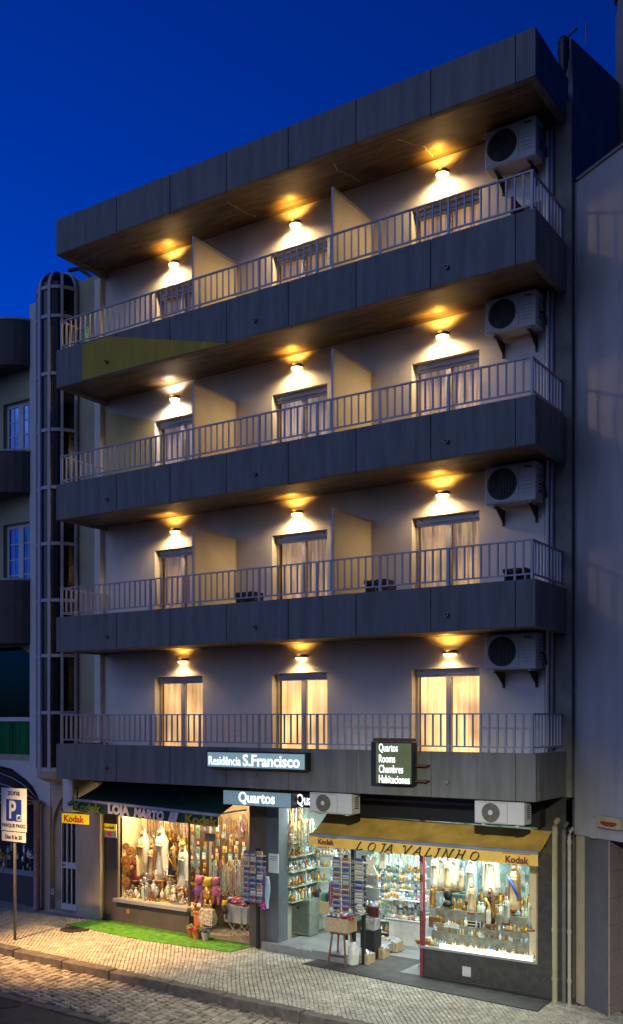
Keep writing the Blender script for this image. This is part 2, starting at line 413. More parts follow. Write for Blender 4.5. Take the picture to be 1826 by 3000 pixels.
# wall with door openings
doors = {}
dpx = {4:((372,505,None),(655,788,None),(995,1157,None)), 3:((372,505,0),(655,788,0),(990,1155,0)), 2:((372,500,0),(655,788,0),(990,1152,0)), 1:((375,488,0),(656,789,0),(995,1153,0))}
DX = {}
for k in range(3):
    a = sum(PX(dpx[l][k][0], YW) for l in (1,2,3))/3
    c = PX((488, 788, 1154)[k], YW)
    DX[k] = (a, c)
dtop = {4:13.66, 3:10.88, 2:8.10, 1:5.38}
ops = [(DX[k][0], DX[k][1], bandz[l][0]+.29, dtop[l]) for l in (1,2,3,4) for k in range(3)]
def facade(b, x0, x1, z0, z1, y, openings, reveal):
    xs = sorted(set([x0, x1]+[o[0] for o in openings]+[o[1] for o in openings])); zs = sorted(set([z0, z1]+[o[2] for o in openings]+[o[3] for o in openings]))
    for i in range(len(xs)-1):
        for j in range(len(zs)-1):
            mx, mz = (xs[i]+xs[i+1])/2, (zs[j]+zs[j+1])/2
            if any(o[0] < mx < o[1] and o[2] < mz < o[3] for o in openings): continue
            b.quad((xs[i],y,zs[j]),(xs[i+1],y,zs[j]),(xs[i+1],y,zs[j+1]),(xs[i],y,zs[j+1]))
    for (a, c, d, e) in openings:
        b.quad((a,y,d),(a,y,e),(a,y+reveal,e),(a,y+reveal,d)); b.quad((c,y,e),(c,y,d),(c,y+reveal,d),(c,y+reveal,e))
        b.quad((a,y,e),(c,y,e),(c,y+reveal,e),(a,y+reveal,e)); b.quad((c,y,d),(a,y,d),(a,y+reveal,d),(c,y+reveal,d))
WXR = PX(1312, YW)
b = MB(); facade(b, 0, WXR, 3.2, 14.6, YW, ops, .26)
wl = b.build('wall', plaster, B)
b = MB(); b.box(WXR+.001, BW+.09, YW-.02, YW+.3, 3.2, 14.6); b.build('pilaster', pilm, B)
# stray ochre light painted as colour on third floor wall, left end
ow = M('ochre_wall_light', (.5,.42,.2), .85, var=.08, scale=2)
b = MB(); b.quad((.01,YW-.003,8.98),(DX[0][0]-.02,YW-.003,8.98),(DX[0][0]-.02,YW-.003,10.9),(.01,YW-.003,11.35)); tag(b.build('painted_wall_light', ow, B), 'ochre light painted over a stretch of the third floor wall')
# building shell
shellm = M('side_render', (.19,.185,.2), .85, var=.15, scale=1.2)
b = MB(); b.box(-.18, -.003, YW-.12, 9, 3.2, 14.3); b.build('side_wall', plaster, B)
b = MB(); b.box(.0, BW, 8.8, 9, 0, 15); b.build('rear_wall', shellm, B)
b = MB()   # right gable, rises to a pitched back
b.add([(BW,YW+.31,-.3),(BW,9,-.3),(BW,9,17.7),(BW,1.6,15.8),(BW,YW+.31,15.1)]+[(BW-.2,YW+.31,-.3),(BW-.2,9,-.3),(BW-.2,9,17.7),(BW-.2,1.6,15.8),(BW-.2,YW+.31,15.1)],
      [(0,1,2,3,4),(5,6,7,8,9)[::-1],(0,4,9,5),(3,2,7,8),(4,3,8,9),(1,6,7,2)])
b.build('gable_wall', M('gable_render', (.22,.21,.22), .85, var=.15, scale=1.0), B)
b = MB(); b.box(0.1,BW-.2,YW+.45,8.8,3.05,3.19); b.build('floor_slab', pilm, B)
# rooftop clutter seen past the right corner
tn = thing('roof_aerial', 'thin bent metal aerial mast and stay on the roof beside the right gable', 'aerial', (BW-.3, 1.1, 15.05))
b = MB(); a = P(1345,110,1.35); c = P(1390,66,1.5); b.tube([a, c], .018, 6); b.build('stay', darkal, tn)
b = MB(); b.tube([P(1411,108,1.9), P(1411,52,1.9)], .012, 6); b.build('mast', darkal, tn)
b = MB(); c = P(1380,80,1.4); b.ball((c.x-.16,c.y,c.z-.1), .1, 10); b.lathe([(.04,-.5),(.07,-.4),(.1,-.15),(.09,.0),(.05,.1)], (c.x-.16,c.y,c.z-.1), 10)
b.build('roof_vent', black, base=(c.x-.1,c.y,15.05), label='dark rounded roof vent behind the right end of the roof canopy', cat='vent')
# chimney far right
c = P(1494, 160, 4.5)
ch = thing('chimney', 'tall round metal chimney at the top right edge of the picture', 'chimney', (c.x+.13, c.y, 15.5))
b = MB(); b.lathe([(.22,14.5),(.22,17.85),(.19,17.9),(.19,18.15)], (c.x+.13,c.y,0), 16); b.build('stack', shellm, ch, smooth=True)
b = MB(); b.lathe([(.24,18.13),(.27,18.2),(.24,18.24),(.21,18.26),(.21,21)], (c.x+.13,c.y,0), 16); b.build('cowl', shellm, ch)

# balcony doors
def curtain(b, x0, x1, y, z0, z1, amp=.02, part=None):
    n = max(8, int((x1-x0)/.018)); ph = random.uniform(0, 6)
    pts = []
    for i in range(n+1):
        x = x0+(x1-x0)*i/n
        pts.append((x, y+amp*math.sin(i*1.15+ph+.8*math.sin(i*.21+ph))+amp*.4*math.sin(i*.37)))
    for i in range(n):
        b.quad((pts[i][0],pts[i][1],z0),(pts[i+1][0],pts[i+1][1],z0),(pts[i+1][0],pts[i+1][1],z1),(pts[i][0],pts[i][1],z1))
curv = {(4,0): curtainmat('curtain_brown', (.06,.03,.01), (.22,.11,.04), .35, 10), (3,0): curtainmat('curtain_rosy', (.12,.07,.06), (.45,.3,.28), .45, 12), (2,0): curtainmat('curtain_tan', (.10,.04,.01), (.42,.22,.07), .45, 10), (3,1): curtainmat('curtain_greyish', (.12,.08,.07), (.62,.45,.36), .6, 16), (1,0): curtainmat('curtain_peach', (.6,.27,.07), (.95,.6,.26), 1.15, 7)}
frm = {1:M('door_frame', (.36,.35,.37), .45, metal=.3, var=.05)}
for l in (1,2,3,4):
    for k in range(3):
        a, c = DX[k]; d = bandz[l][0]+.29; e = dtop[l]; yf = YW+.15
        b = MB(); t = .045; m = (a+c)/2; bx = .10
        ylo, yhi = yf, yf+.06
        b.box(a+.002, c-.002, yf-.03, yhi+.03, e-bx, e-.003)                       # shutter box
        b.box(a+.002, a+t, ylo, yhi, d, e-bx-.002); b.box(c-t, c-.002, ylo, yhi, d, e-bx-.002)
        b.box(a+t, c-t, ylo, yhi, e-bx-t, e-bx-.002); b.box(a+t, c-t, ylo, yhi, d+.002, d+.05)
        b.box(m-.045, m+.045, ylo-.012, yhi+.012, d+.05, e-bx-t)
        b.box(m+.045, m+.06, ylo, yhi, d+.05, e-bx-t)
        D = b.build('balcony_door', frm[1], B)
        b = MB(); b.quad((a+t,yf+.02,d+.05),(m-.045,yf+.02,d+.05),(m-.045,yf+.02,e-bx-t),(a+t,yf+.02,e-bx-t)); b.quad((m+.045,yf+.04,d+.05),(c-t,yf+.04,d+.05),(c-t,yf+.04,e-bx-t),(m+.045,yf+.04,e-bx-t))
        b.build('glass', winglass, D)
        b = MB(); curtain(b, a+.03, c-.03, yf+.13, d, e-bx); b.build('curtain', curv.get((l,k), cur[l]), D)
        b = MB(); b.quad((a-.1,yf+.3,d-.1),(c+.1,yf+.3,d-.1),(c+.1,yf+.3,e),(a-.1,yf+.3,e)); b.build('backing', black, D)
        if l in (1,2):   # roller bracket bolts
            b = MB()
            for xx in (a+.14, c-.14): b.lathe([(.014,0),(.014,.02)], (xx, yf-.04, e-.05), 8)
            b.build('bolt', black, D)
# vent plate on the first floor wall
b = MB(); p = P(593,1597,YW-.01); b.cbox(p.x-.09,p.x+.09,YW-.012,YW-.001,p.z-.09,p.z+.09,.004); b.build('vent_cover', plaster, B)
# downpipes in the right corner
b = MB()
pa = PX(1318, YW-.07); pb = PX(1329, YW-.06)
b.tube([(pa,YW-.07,3.3),(pa,YW-.07,14.2)], .035, 8); tag(b.build('drainpipe', plaster, B, smooth=True))
b = MB(); b.tube([(pb,YW-.06,3.3),(pb,YW-.06,14.2)], .03, 8); b.build('drainpipe', railm, B, smooth=True)
# ================================================================ WALL LAMPS
lampcase = M('lamp_case', (.28,.2,.12), .4, metal=.6)
lens = M('lamp_lens', (.9,.7,.4), .4, emit=(1,.62,.22), es=14)
lens2 = M('lamp_lens_top', (.9,.7,.4), .4, emit=(1,.5,.10), es=3)
lens3 = M('lamp_lens_white', (.9,.8,.7), .4, emit=(1,.74,.48), es=9)
def lampxz(px, py): p = P(px, py, YW-.07); return p.x, p.z
lamps = {4:((415,632),(708,536),(1062,413)),3:((417,957),(711,881),(1062,804)),2:((418,1276),(712,1233),(1062,1187)),1:((437,1589),(722,1580),(1080,1570))}
fl = {1:'first',2:'second',3:'third',4:'top'}
pos = ['left','middle','right']
for l in (1,2,3,4):
    for k in range(3):
        x, z = lampxz(*lamps[l][k])
        if l == 4: z -= .06*0
        t = thing('wall_lamp', f'lit oval lamp on the {fl[l]} floor wall over the {pos[k]} balcony door', 'wall lamp', (x, YW-.01, z), 'lamps over the balcony doors')
        def half(b, r, yr, z0, z1, r2=None):
            r2 = r2 or r; n = 14; lo = []; hi = []
            for i in range(n+1):
                a = math.pi+math.pi*i/n
                lo.append((x+r*math.cos(a), YW-.004+yr*math.sin(a), z+z0)); hi.append((x+r2*math.cos(a), YW-.004+yr*r2/r*math.sin(a), z+z1))
            return lo, hi, n
        b = MB(); lo, hi, n = half(b, .125, .13, -.022, .04)
        lo2, hi2, _ = half(b, .118, .123, -.022, .04)
        b.add(lo+hi, [(i, i+1, n+2+i, n+1+i) for i in range(n)]); b.add(lo2+hi2, [(i+1, i, n+1+i, n+2+i) for i in range(n)])
        b.add(lo+lo2, [(i, i+1, n+2+i, n+1+i) for i in range(n)]); b.add(hi+hi2, [(i, i+1, n+2+i, n+1+i) for i in range(n)])
        b.box(x-.12, x+.12, YW-.006, YW-.001, z-.03, z+.045)
        b.build('shade', lampcase, t)
        b = MB()
        rr = []
        for (f, dz_) in ((1,-.018),(.96,-.038),(.8,-.055),(.5,-.066),(.15,-.07)):
            rr.append([(x+.115*f*math.cos(math.pi+math.pi*i/12), YW-.006+.12*f*math.sin(math.pi+math.pi*i/12), z+dz_) for i in range(13)])
        b.rings(rr, closed=True); b.build('lens', lens3 if (l, k) == (3, 0) else lens, t, smooth=True)
        b = MB(); lo, hi, n = half(b, .1, .1, .0, .012); b.add(hi, [tuple(range(n+1))]); b.build('top_lens', lens2, t)
        for (nm, sgn, e, colr, ang) in (('down', -1, {1:36,2:78,3:106,4:114}[l], (1,.65,.29), 150 if l == 1 else 168), ('up', 1, 46 if l > 1 else 30, (1,.48,.07), 136)):
            li = bpy.data.lights.new(nm+'light', 'SPOT'); li.energy = e*random.uniform(.82,1.15); li.color = colr if (l, k) != (3, 0) else (1,.76,.55)
            li.spot_size = RAD(ang); li.spot_blend = .6; li.shadow_soft_size = .07
            lo_ = bpy.data.objects.new('lamp_light', li); COL.objects.link(lo_); lo_.parent = t
            lo_.location = (0, -.17, sgn*(.09 if sgn < 0 else .02))
            d = Vector((0, .02, sgn)); lo_.rotation_euler = d.to_track_quat('-Z','Y').to_euler()
# ================================================================ AIR CONDITIONERS
def ac_unit(label, x0, x1, y0, y1, z0, z1, dark_fan=True, brackets=True, logo=True, pipes=True, group=None):
    t = thing('air_conditioner', label, 'air conditioner', (x0, y1, z0), group)
    w = x1-x0; h = z1-z0
    b = MB(); b.cbox(x0, x1, y0, y1, z0, z1, .012); b.box(x0+.1,x0+.16,y0+.05,y1-.05,z0-.03,z0+.005); b.box(x1-.16,x1-.1,y0+.05,y1-.05,z0-.03,z0+.005)
    b.build('casing', acm, t)
    cxp = x0+w*.34; czp = z0+h*.5; r = min(w*.29, h*.41)
    b = MB(); n = 28
    b.prism([(cxp+r*math.cos(2*math.pi*i/n), czp+r*math.sin(2*math.pi*i/n)) for i in range(n)][::-1], y0-.006, y0-.001)
    gr = b.build('fan_opening', acdark if dark_fan else acgrey, t)
    b = MB()
    for i in range(5 if dark_fan else 6):     # blades
        a = i*2*math.pi/(5 if dark_fan else 6)+.3; p = []
        for (rr, da) in ((.15,0),(.9,-.25),(.97,.25),(.85,.55),(.2,.5)): p.append((cxp+r*rr*math.cos(a+da), czp+r*rr*math.sin(a+da)))
        b.prism(p, y0-.012, y0-.009)
    b.build('fan', M('fan_blade', (.035,.035,.035), .5) if dark_fan else M('fan_blade_grey', (.17,.15,.13), .5), t)
    b = MB()
    for rr in ((1.0,.8,.6,.4) if dark_fan else (1.0,.75,.5)):
        pts = [(cxp+r*rr*math.cos(2*math.pi*i/n), y0-.02, czp+r*rr*math.sin(2*math.pi*i/n)) for i in range(n+1)]
        b.tube(pts, .0035, 4)
    if dark_fan:
        for i in range(-4, 5):
            xx = r*i/5; hh = math.sqrt(max(0, r*r-xx*xx)); b.tube([(cxp+xx,y0-.02,czp-hh),(cxp+xx,y0-.02,czp+hh)], .003, 4)
    else:
        for i in range(18):
            a = i*2*math.pi/18; b.tube([(cxp+r*.25*math.cos(a),y0-.02,czp+r*.25*math.sin(a)),(cxp+r*math.cos(a),y0-.02,czp+r*math.sin(a))], .003, 4)
    b.build('fan_guard', acdark if dark_fan else acgrey, t)
    if not dark_fan:
        b = MB(); b.prism([(cxp+r*.27*math.cos(2*math.pi*i/16), czp+r*.27*math.sin(2*math.pi*i/16)) for i in range(16)][::-1], y0-.03, y0-.013); b.build('fan_hub', acm, t)
    b = MB(); b.box(x0+w*.665, x0+w*.672, y0-.003, y0+.001, z0+.02, z1-.02)
    if dark_fan:
        for i in range(5): b.box(x0+w*.72, x0+w*.92, y0-.003, y0+.001, z0+h*(.2+.1*i), z0+h*(.2+.1*i)+.006)
    b.box(x0+.02, x0+w*.655, y0-.003, y0+.001, z0+.02, z0+.024); b.box(x0+.02, x0+w*.655, y0-.003, y0+.001, z1-.024, z1-.02)
    b.build('front_groove', acgrey, t)
    if logo: text('Midea', .07, acdark, t, (x0+w*.85, y0-.004, z1-.075), width=.13)
    b = MB()
    for i in range(7): b.box(x1-.001, x1+.006, y0+.12, y1-.06, z0+h*(.25+.09*i), z0+h*(.25+.09*i)+.014)
    if pipes: b.tube([(x1+.01,y1-.12,z0+h*.45),(x1+.06,y1-.14,z0+h*.4),(x1+.08,y1-.1,z0+h*.2),(x1+.06,y1-.02,z0+.08)], .018, 6)
    b.build('side_grille', acdark, t)
    if brackets:
        for xx in (x0+.16, x1-.14):
            b = MB(); b.box(xx-.02, xx+.02, y0+.03, YW-.005, z0-.065, z0-.03)
            b.box(xx-.02, xx+.02, YW-.03, YW-.004, z0-.3, z0-.065)
            b.add([(xx-.004,y0+.08,z0-.065),(xx-.004,YW-.03,z0-.065),(xx-.004,YW-.03,z0-.26),(xx+.004,y0+.08,z0-.065),(xx+.004,YW-.03,z0-.065),(xx+.004,YW-.03,z0-.26)], [(0,1,2),(3,5,4),(0,2,5,3)])
            b.build('bracket', rust, t)
    return t
ya = YW-.42
for l, (pl, pr, yt, yb) in {4:(1180,1312,262,418),3:(1170,1297,690,815),2:(1168,1294,1108,1225),1:(1163,1286,1524,1623)}.items():
    x0 = PX(1168, ya); x1 = PX(1290, ya)
    zb = PZ(pl, {4:405,3:806,2:1216,1:1612}[l], ya)
    ztop = zb+.64
    ztop = min(ztop, {4:14.33,3:11.5,2:8.70,1:5.90}[l])
    ac_unit({4:'white air conditioner under the roof canopy on the top floor wall',3:'white air conditioner on the third floor wall',2:'white air conditioner on the second floor wall',1:'white air conditioner on the first floor wall'}[l]+' with dark round fan', x0, x1, ya, YW-.08, zb, ztop, group=None)
for (pl, pr, zt, yb, lab) in ((745,846,3.195,1964,'white air conditioner with pale hub covering the end of the black rooms sign'), (1142,1262,3.195,1990,'white air conditioner with pale hub above the right end of the yellow awning')):
    y0 = .04
    x0 = PX(pl, y0); x1 = PX(pr, y0); zb = PZ((pl+pr)/2, yb-6, y0)
    t = ac_unit(lab, x0, x1, y0, y0+.3, zb, zt+.15 if False else zt, dark_fan=False, brackets=False, logo=False, pipes=False, group=None)
# edge-on unit at the left
p0 = P(147, 1884, -.02); 
x0 = PX(150,.32); x1 = PX(174,.32); zb = PZ(150,1954,.32)
t = thing('air_conditioner', 'narrow white air conditioner seen edge-on with black pipes above the yellow sign', 'air conditioner', (x0,.32,zb))
b = MB(); b.cbox(x0,x1,.32,1.1,zb,3.19,.015); b.build('casing', acm, t)
b = MB(); b.tube([(x1+.03,.4,3.0),(x1+.14,.36,3.02),(x1+.15,.34,2.9),(x1+.11,.34,2.72),(x1-.02,.3,2.64),(x1-.1,.3,2.64)], .02, 6); b.tube([(x1-.12,.3,2.68),(x1-.02,.29,2.7),(x1+.08,.3,2.8)], .012, 6); b.build('pipe', black, t)
b = MB(); b.box(x0-.02,x1+.04,.34,1.2,zb-.06,zb-.01); b.build('bracket', black, t)

# ================================================================ SIGNS
tealm = M('backlit_panel_teal', (.16,.22,.24), .5, emit=(.16,.27,.32), es=.62)
tealw = M('backlit_panel_pale', (.2,.28,.3), .5, emit=(.22,.34,.38), es=.75)
greenp = M('backlit_panel_olive', (.1,.12,.06), .4, emit=(.07,.09,.035), es=.7)
glow = M('lit_lettering', (.9,.9,.9), .5, emit=(.86,.93,1), es=1.35)
framem = M('sign_frame', (.02,.022,.028), .4)
def sign(label, pl, pr, yt0, yt1, yb0, Y, th, pm, fm=framem, bord=.03, cat='sign'):
    x0 = PX(pl, Y); x1 = PX(pr, Y); zt = PZ(pl, yt0, Y); zb = PZ(pl, yb0, Y)
    t = thing('sign', label, cat, (x0, Y+th, zb))
    b = MB(); b.cbox(x0, x1, Y, Y+th, zb, zt, .006); b.build('casing', fm, t)
    b = MB(); b.box(x0+bord, x1-bord, Y-.004, Y-.001, zb+bord, zt-bord); b.build('panel', pm, t)
    return t, x0, x1, zb, zt
Y = -.16
t, x0, x1, zb, zt = sign('long backlit sign reading Residência S.Francisco on the lowest parapet', 497, 737, 1806, 0, 1848, Y, .155, tealw)
xa, xb = PX(503,Y), PX(580,Y); text('Residência', .2, glow, t, ((xa+xb)/2, Y-.006, (zb+zt)/2-.02), width=xb-xa, bold=.002, zs=1.15)
xa, xb = PX(585,Y), PX(722,Y); text('S.Francisco', .29, glow, t, ((xa+xb)/2, Y-.006, (zb+zt)/2), width=xb-xa, bold=.006)
Y = .16
t, x0, x1, zb, zt = sign('teal backlit sign reading Quartos above the stone pillar', 537, 702, 1900, 0, 1936, Y, .2, tealm, bord=.012)
xa, xb = PX(575,Y), PX(662,Y); text('Quartos', .27, glow, t, ((xa+xb)/2, Y-.006, (zb+zt)/2), width=xb-xa, bold=.006)
Y = .36
t, x0, x1, zb, zt = sign('black sign reading Quartos half hidden by an air conditioner', 703.5, 800, 1908, 0, 1942, Y, .12, black, bord=.012)
xa, xb = PX(714,Y), PX(790,Y); text('Quartos', .27, glow, t, ((xa+xb)/2, Y-.006, (zb+zt)/2), width=xb-xa, bold=.004)
Y = -.24
t, x0, x1, zb, zt = sign('square projecting sign listing rooms in four languages in front of the lowest railing', 893, 993, 1785, 0, 1886, Y, .16, greenp, bord=.02)
b = MB(); b.box(x0+.02,x0+.1,Y-.007,Y-.0045,zb+.02,zt-.02); b.build('side_strip', framem, t)
b = MB(); b.tube([(x0+.02,Y+.06,zt+.035),(x1+.02,Y+.06,zt+.035)], .028, 8); b.box(x1-.05,x1+.2,Y+.1,-.002,zb+.05,zb+.08); b.box(x1-.05,x1+.2,Y+.1,-.002,zb+.3,zb+.33); b.build('bracket', rust, t)
for i, (s_, pr) in enumerate((('Quartos',958),('Rooms',952),('Chambres',971),('Habitaciones',987))):
    xa, xb = PX(913,Y), PX(pr,Y)
    zz = zt-.105-(zt-zb-.13)*i/3.35
    text(s_, .165, glow, t, ((xa+xb)/2, Y-.009, zz), width=xb-xa, bold=.0015, zs=1.12)
# yellow film sign at the left
kyel = M('film_yellow', (.75,.5,.01), .5, emit=(1,.62,.01), es=.55)
kred = M('film_red', (.6,.05,.01), .5, emit=(.8,.1,.01), es=.25)
Y = .25
t, x0, x1, zb, zt = sign('small lit yellow sign reading Kodak above the barred door', 149, 211, 1957, 0, 1980, Y, .05, kyel, fm=kyel, bord=.005)
text('Kodak', .2, kred, t, ((x0+x1)/2-.01, Y-.007, (zb+zt)/2), width=(x1-x0)*.78, bold=.006)
Y = YW-.03
x0, x1 = PX(246,Y), PX(280.5,Y); zt = PZ(246,1981,Y); zb = PZ(246,2014,Y); zm = (zt+zb)/2
t = thing('sign', 'small yellow and white Kodak sign with a red emblem beside the left shop window', 'sign', (x0,YW,zb))
b = MB(); b.box(x0,x1,Y,YW-.003,zb,zt); b.build('casing', white, t)
b = MB(); b.box(x0+.004,x1-.004,Y-.004,Y-.001,zm,zt-.004); b.build('panel', kyel, t)
text('Kodak', .1, M('sign_brown', (.15,.03,.01), .5), t, ((x0+x1)/2, Y-.007, (zm+zt)/2), width=(x1-x0)*.8, bold=.003)
b = MB(); cx = (x0+x1)/2+.02; b.prism([(cx-.065,zm-.03),(cx+.05,zm-.03),(cx+.05,zm-.06),(cx+.0,zm-.075),(cx+.05,zm-.09),(cx+.05,zm-.125),(cx-.04,zm-.125),(cx-.065,zm-.09)][::-1], Y-.005, Y-.001); b.build('emblem', M('emblem_red', (.6,.02,.03), .4, emit=(.7,.02,.05), es=.3), t)

# ================================================================ AWNINGS
def awning(name, label, XL, XR, Yb, zbL, zbR, Yf, pfl, pfr, val, mat, vmat, barm):
    # Yf front bar plane; pfl/pfr = image rows of the bar at both ends, val = rows of the hem
    zl = P(pfl[0], pfl[1], Yf).z; zr = P(pfr[0], pfr[1], Yf).z
    xl, xr = XL, XR
    t = thing('awning', label, 'awning', (xl, Yb, zbL))
    n = 24; b = MB()
    for i in range(n):
        a, c = i/n, (i+1)/n
        def S(u, v):
            x = xl+(xr-xl)*u; y = Yb+(Yf-Yb)*v; z = (zbL+(zbR-zbL)*u)*(1-v)+(zl+(zr-zl)*u)*v
            z -= .035*math.sin(math.pi*v)*(1+.3*math.sin(u*17)); return (x, y, z)
        for j in range(8): b.quad(S(a,j/8), S(a,(j+1)/8), S(c,(j+1)/8), S(c,j/8))
    b.build('canopy', mat, t, smooth=True)
    b = MB(); b.tube([(xl,Yf,zl-.0),(xr,Yf,zr-.0)], .035, 8); b.build('front_bar', barm, t)
    zvl = P(val[0][0], val[0][1], Yf).z; zvr = P(val[1][0], val[1][1], Yf).z
    b = MB(); m = 80
    for i in range(m):
        u0, u1 = i/m, (i+1)/m
        def V(u, v): return (xl+(xr-xl)*u, Yf-.03+.006*math.sin(u*40)*v, (zl+(zr-zl)*u-.02)*(1-v)+(zvl+(zvr-zvl)*u)*v)
        b.quad(V(u0,0),V(u0,1),V(u1,1),V(u1,0))
    b.build('valance', vmat, t)
    b = MB()
    for xx, zz in ((xl+.15, zl), (xr-.15, zr)): b.tube([(xx,Yf,zz),(xx+.0,(Yf+Yb)/2+.2,zz+.02),(xx,Yb+.04,zz+.02)], .018, 6)
    b.build('folding_arm', barm, t)
    return t, xl, xr, zl, zr, zvl, zvr
grn = M('green_canvas', (.006,.042,.034), .85, var=.25, scale=3, bump=.1)
grn2 = M('green_valance', (.008,.05,.04), .85, var=.2, scale=6)
barw = M('bar_white', (.33,.33,.36), .5)
Yf = .28
XL, XR = PX(178,Yf), PX(527,Yf)
t, xl, xr, zl, zr, zvl, zvr = awning('awning', 'dark green fabric awning lettered LOJA MARTO II over the left souvenir shop', XL, XR, YW-.1, 3.16, 3.1, Yf, (178,1925), (527,1963), ((178,1950),(527,1990)), grn, grn2, barw)
def vpt(u): return xl+(xr-xl)*u, ((zl+(zr-zl)*u)-.03+(zvl+(zvr-zvl)*u))/2
def vtext(s_, pa, pb, size, m, Yt, bold, ud=0, shear=0):
    a, c = PX(pa,Yt), PX(pb,Yt); u = ((a+c)/2-xl)/(xr-xl); zc = vpt(u)[1]
    o = text(s_, size, m, t, ((a+c)/2, Yt, zc+ud), width=c-a, bold=bold, shear=shear)
    k = ((zr-zl)/(xr-xl)+(zvr-zvl)/(xr-xl))/2; off = OFF[t]
    for v in o.data.vertices: v.co.z += (v.co.x+off.x-(a+c)/2)*k
    return o
ky = M('lettering_ochre', (.30,.24,.02), .7); kw = M('lettering_grey', (.55,.55,.58), .7)
vtext('Kodak', 178, 243, .25, M('lettering_green', (.13,.2,.02), .7), Yf-.05, .012)
vtext('LOJA', 260, 312, .25, kw, Yf-.05, .016); vtext('MARTO', 322, 395, .25, kw, Yf-.05, .016, shear=.15); vtext('II', 404, 430, .25, kw, Yf-.05, .016, shear=.2)
vtext('Kodak', 446, 524, .25, ky, Yf-.05, .012)
yc = M('ochre_canvas', (.55,.34,.07), .85, var=.22, scale=2.5, bump=.1); yv = M('ochre_valance', (.8,.5,.11), .85, var=.12, scale=4)
Yf = .75
XL, XR = PX(746,Yf), PX(1297,Yf)
t, xl, xr, zl, zr, zvl, zvr = awning('awning', 'ochre yellow awning lettered LOJA VALINHO over the right souvenir shop', XL, XR, YW-.06, 2.69, 2.63, Yf, (746,2009), (1297,2054), ((746,2034),(1297,2085)), yc, yv, M('bar_blue', (.2,.23,.32), .5))
dk = M('lettering_brown', (.16,.03,.03), .7)
vtext('Kodak', 766, 804, .13, dk, Yf-.05, .004, .01); vtext('Kodak', 1217, 1273, .155, dk, Yf-.05, .004, -.01)
b = MB()
for (pa, pb) in ((764,810),(1210,1278)):
    a, c = PX(pa,Yf-.05), PX(pb,Yf-.05)
    for dz_ in (.085, -.095):
        zc = vpt(((a+c)/2-xl)/(xr-xl))[1]+dz_; b.box(a, c, Yf-.04, Yf-.037, zc-.004, zc+.004)
b.build('ruled_line', dk, t)
# broad-nib calligraphy
GL = {'L':([[(.42,1.0),(.28,.7),(.18,.35),(.12,.06),(.0,.02)],[(.10,1.0),(.42,1.0)][:0] or [(.02,.06),(.2,.0),(.5,.04),(.78,.16)]], .72),
 'O':([[(.5,1.0),(.2,.85),(.06,.5),(.1,.15),(.38,.0),(.68,.15),(.8,.5),(.72,.85),(.5,1.0)]], .98),
 'J':([[(.2,.95),(.45,1.0),(.72,.97)],[(.52,.98),(.48,.6),(.42,.2),(.25,-.1),(.02,-.12)]], .78),
 'A':([[(.0,.0),(.2,.35),(.45,.75),(.62,1.02)],[(.62,1.02),(.66,.6),(.68,.2),(.76,.0),(.86,.04)],[(.24,.36),(.45,.34),(.68,.36)]], .98),
 'V':([[(-.05,.85),(.08,.98),(.18,.9),(.24,.5),(.3,.02)],[(.3,.02),(.5,.4),(.7,.8),(.9,1.08)]], .9),
 'I':([[(.28,1.0),(.22,.6),(.14,.2),(.06,.0)],[(.12,.99),(.28,1.0),(.42,1.02)],[(-.08,.0),(.06,.0),(.22,.03)]], .5),
 'N':([[(.02,-.02),(.12,.3),(.24,.7),(.3,1.0)],[(.18,1.0),(.3,1.0),(.42,.6),(.56,.2),(.68,-.12),(.8,-.2)],[(.72,.1),(.8,.5),(.9,.9),(1.05,1.08)]], 1.08),
 'H':([[(.3,1.0),(.22,.6),(.12,.2),(.0,.0)],[(.86,1.05),(.76,.7),(.68,.3),(.66,.04),(.8,.0)],[(.2,.52),(.45,.54),(.75,.56)],[(.12,.98),(.3,1.0)]], 1.05)}
def smooth(pts, n=5):
    out = []
    for i in range(len(pts)-1):
        p0 = pts[max(i-1,0)]; p1 = pts[i]; p2 = pts[i+1]; p3 = pts[min(i+2,len(pts)-1)]
        for k in range(n):
            u = k/n; out.append(tuple(.5*((2*p1[j])+(-p0[j]+p2[j])*u+(2*p0[j]-5*p1[j]+4*p2[j]-p3[j])*u*u+(-p0[j]+3*p1[j]-3*p2[j]+p3[j])*u**3) for j in (0,1)))
    out.append(pts[-1]); return out
ink = M('calligraphy_ink', (.035,.03,.02), .7)
Yt = Yf-.05; kk = ((zr-zl)+(zvr-zvl))/2/(xr-xl)
starts = [('L',856),('O',884),('J',911),('A',926),('V',968),('A',994),('L',1022),('I',1047),('N',1064),('H',1096),('O',1131)]
b = MB(); q = 0
for ch, px in starts:
    st, adv = GL[ch]; X0 = PX(px, Yt); H = .15
    for s_ in st:
        pts = smooth(s_); q += 1; yy = Yt-.0006*q
        for i in range(len(pts)-1):
            (u0, v0), (u1, v1) = pts[i], pts[i+1]
            a0 = Vector(((u0+.22*v0)*1.2, v0)); a1 = Vector(((u1+.22*v1)*1.2, v1)); dd = (a1-a0)
            if dd.length < 1e-6: continue
            dd.normalize(); th = math.atan2(dd.y, dd.x); wd_ = .03+.062*abs(math.sin(th+RAD(35)))
            n_ = Vector((-dd.y, dd.x))*wd_; a0 = a0-dd*.02; a1 = a1+dd*.02
            rows = []
            for q_ in (a0-n_, a0+n_, a1+n_, a1-n_):
                x = X0+q_.x*H; rows.append((x, yy-(i % 2)*.0002, vpt((x-xl)/(xr-xl))[1]-.008+(q_.y-.5)*H))
            b.quad(rows[0], rows[3], rows[2], rows[1])
b.build('lettering', ink, t)
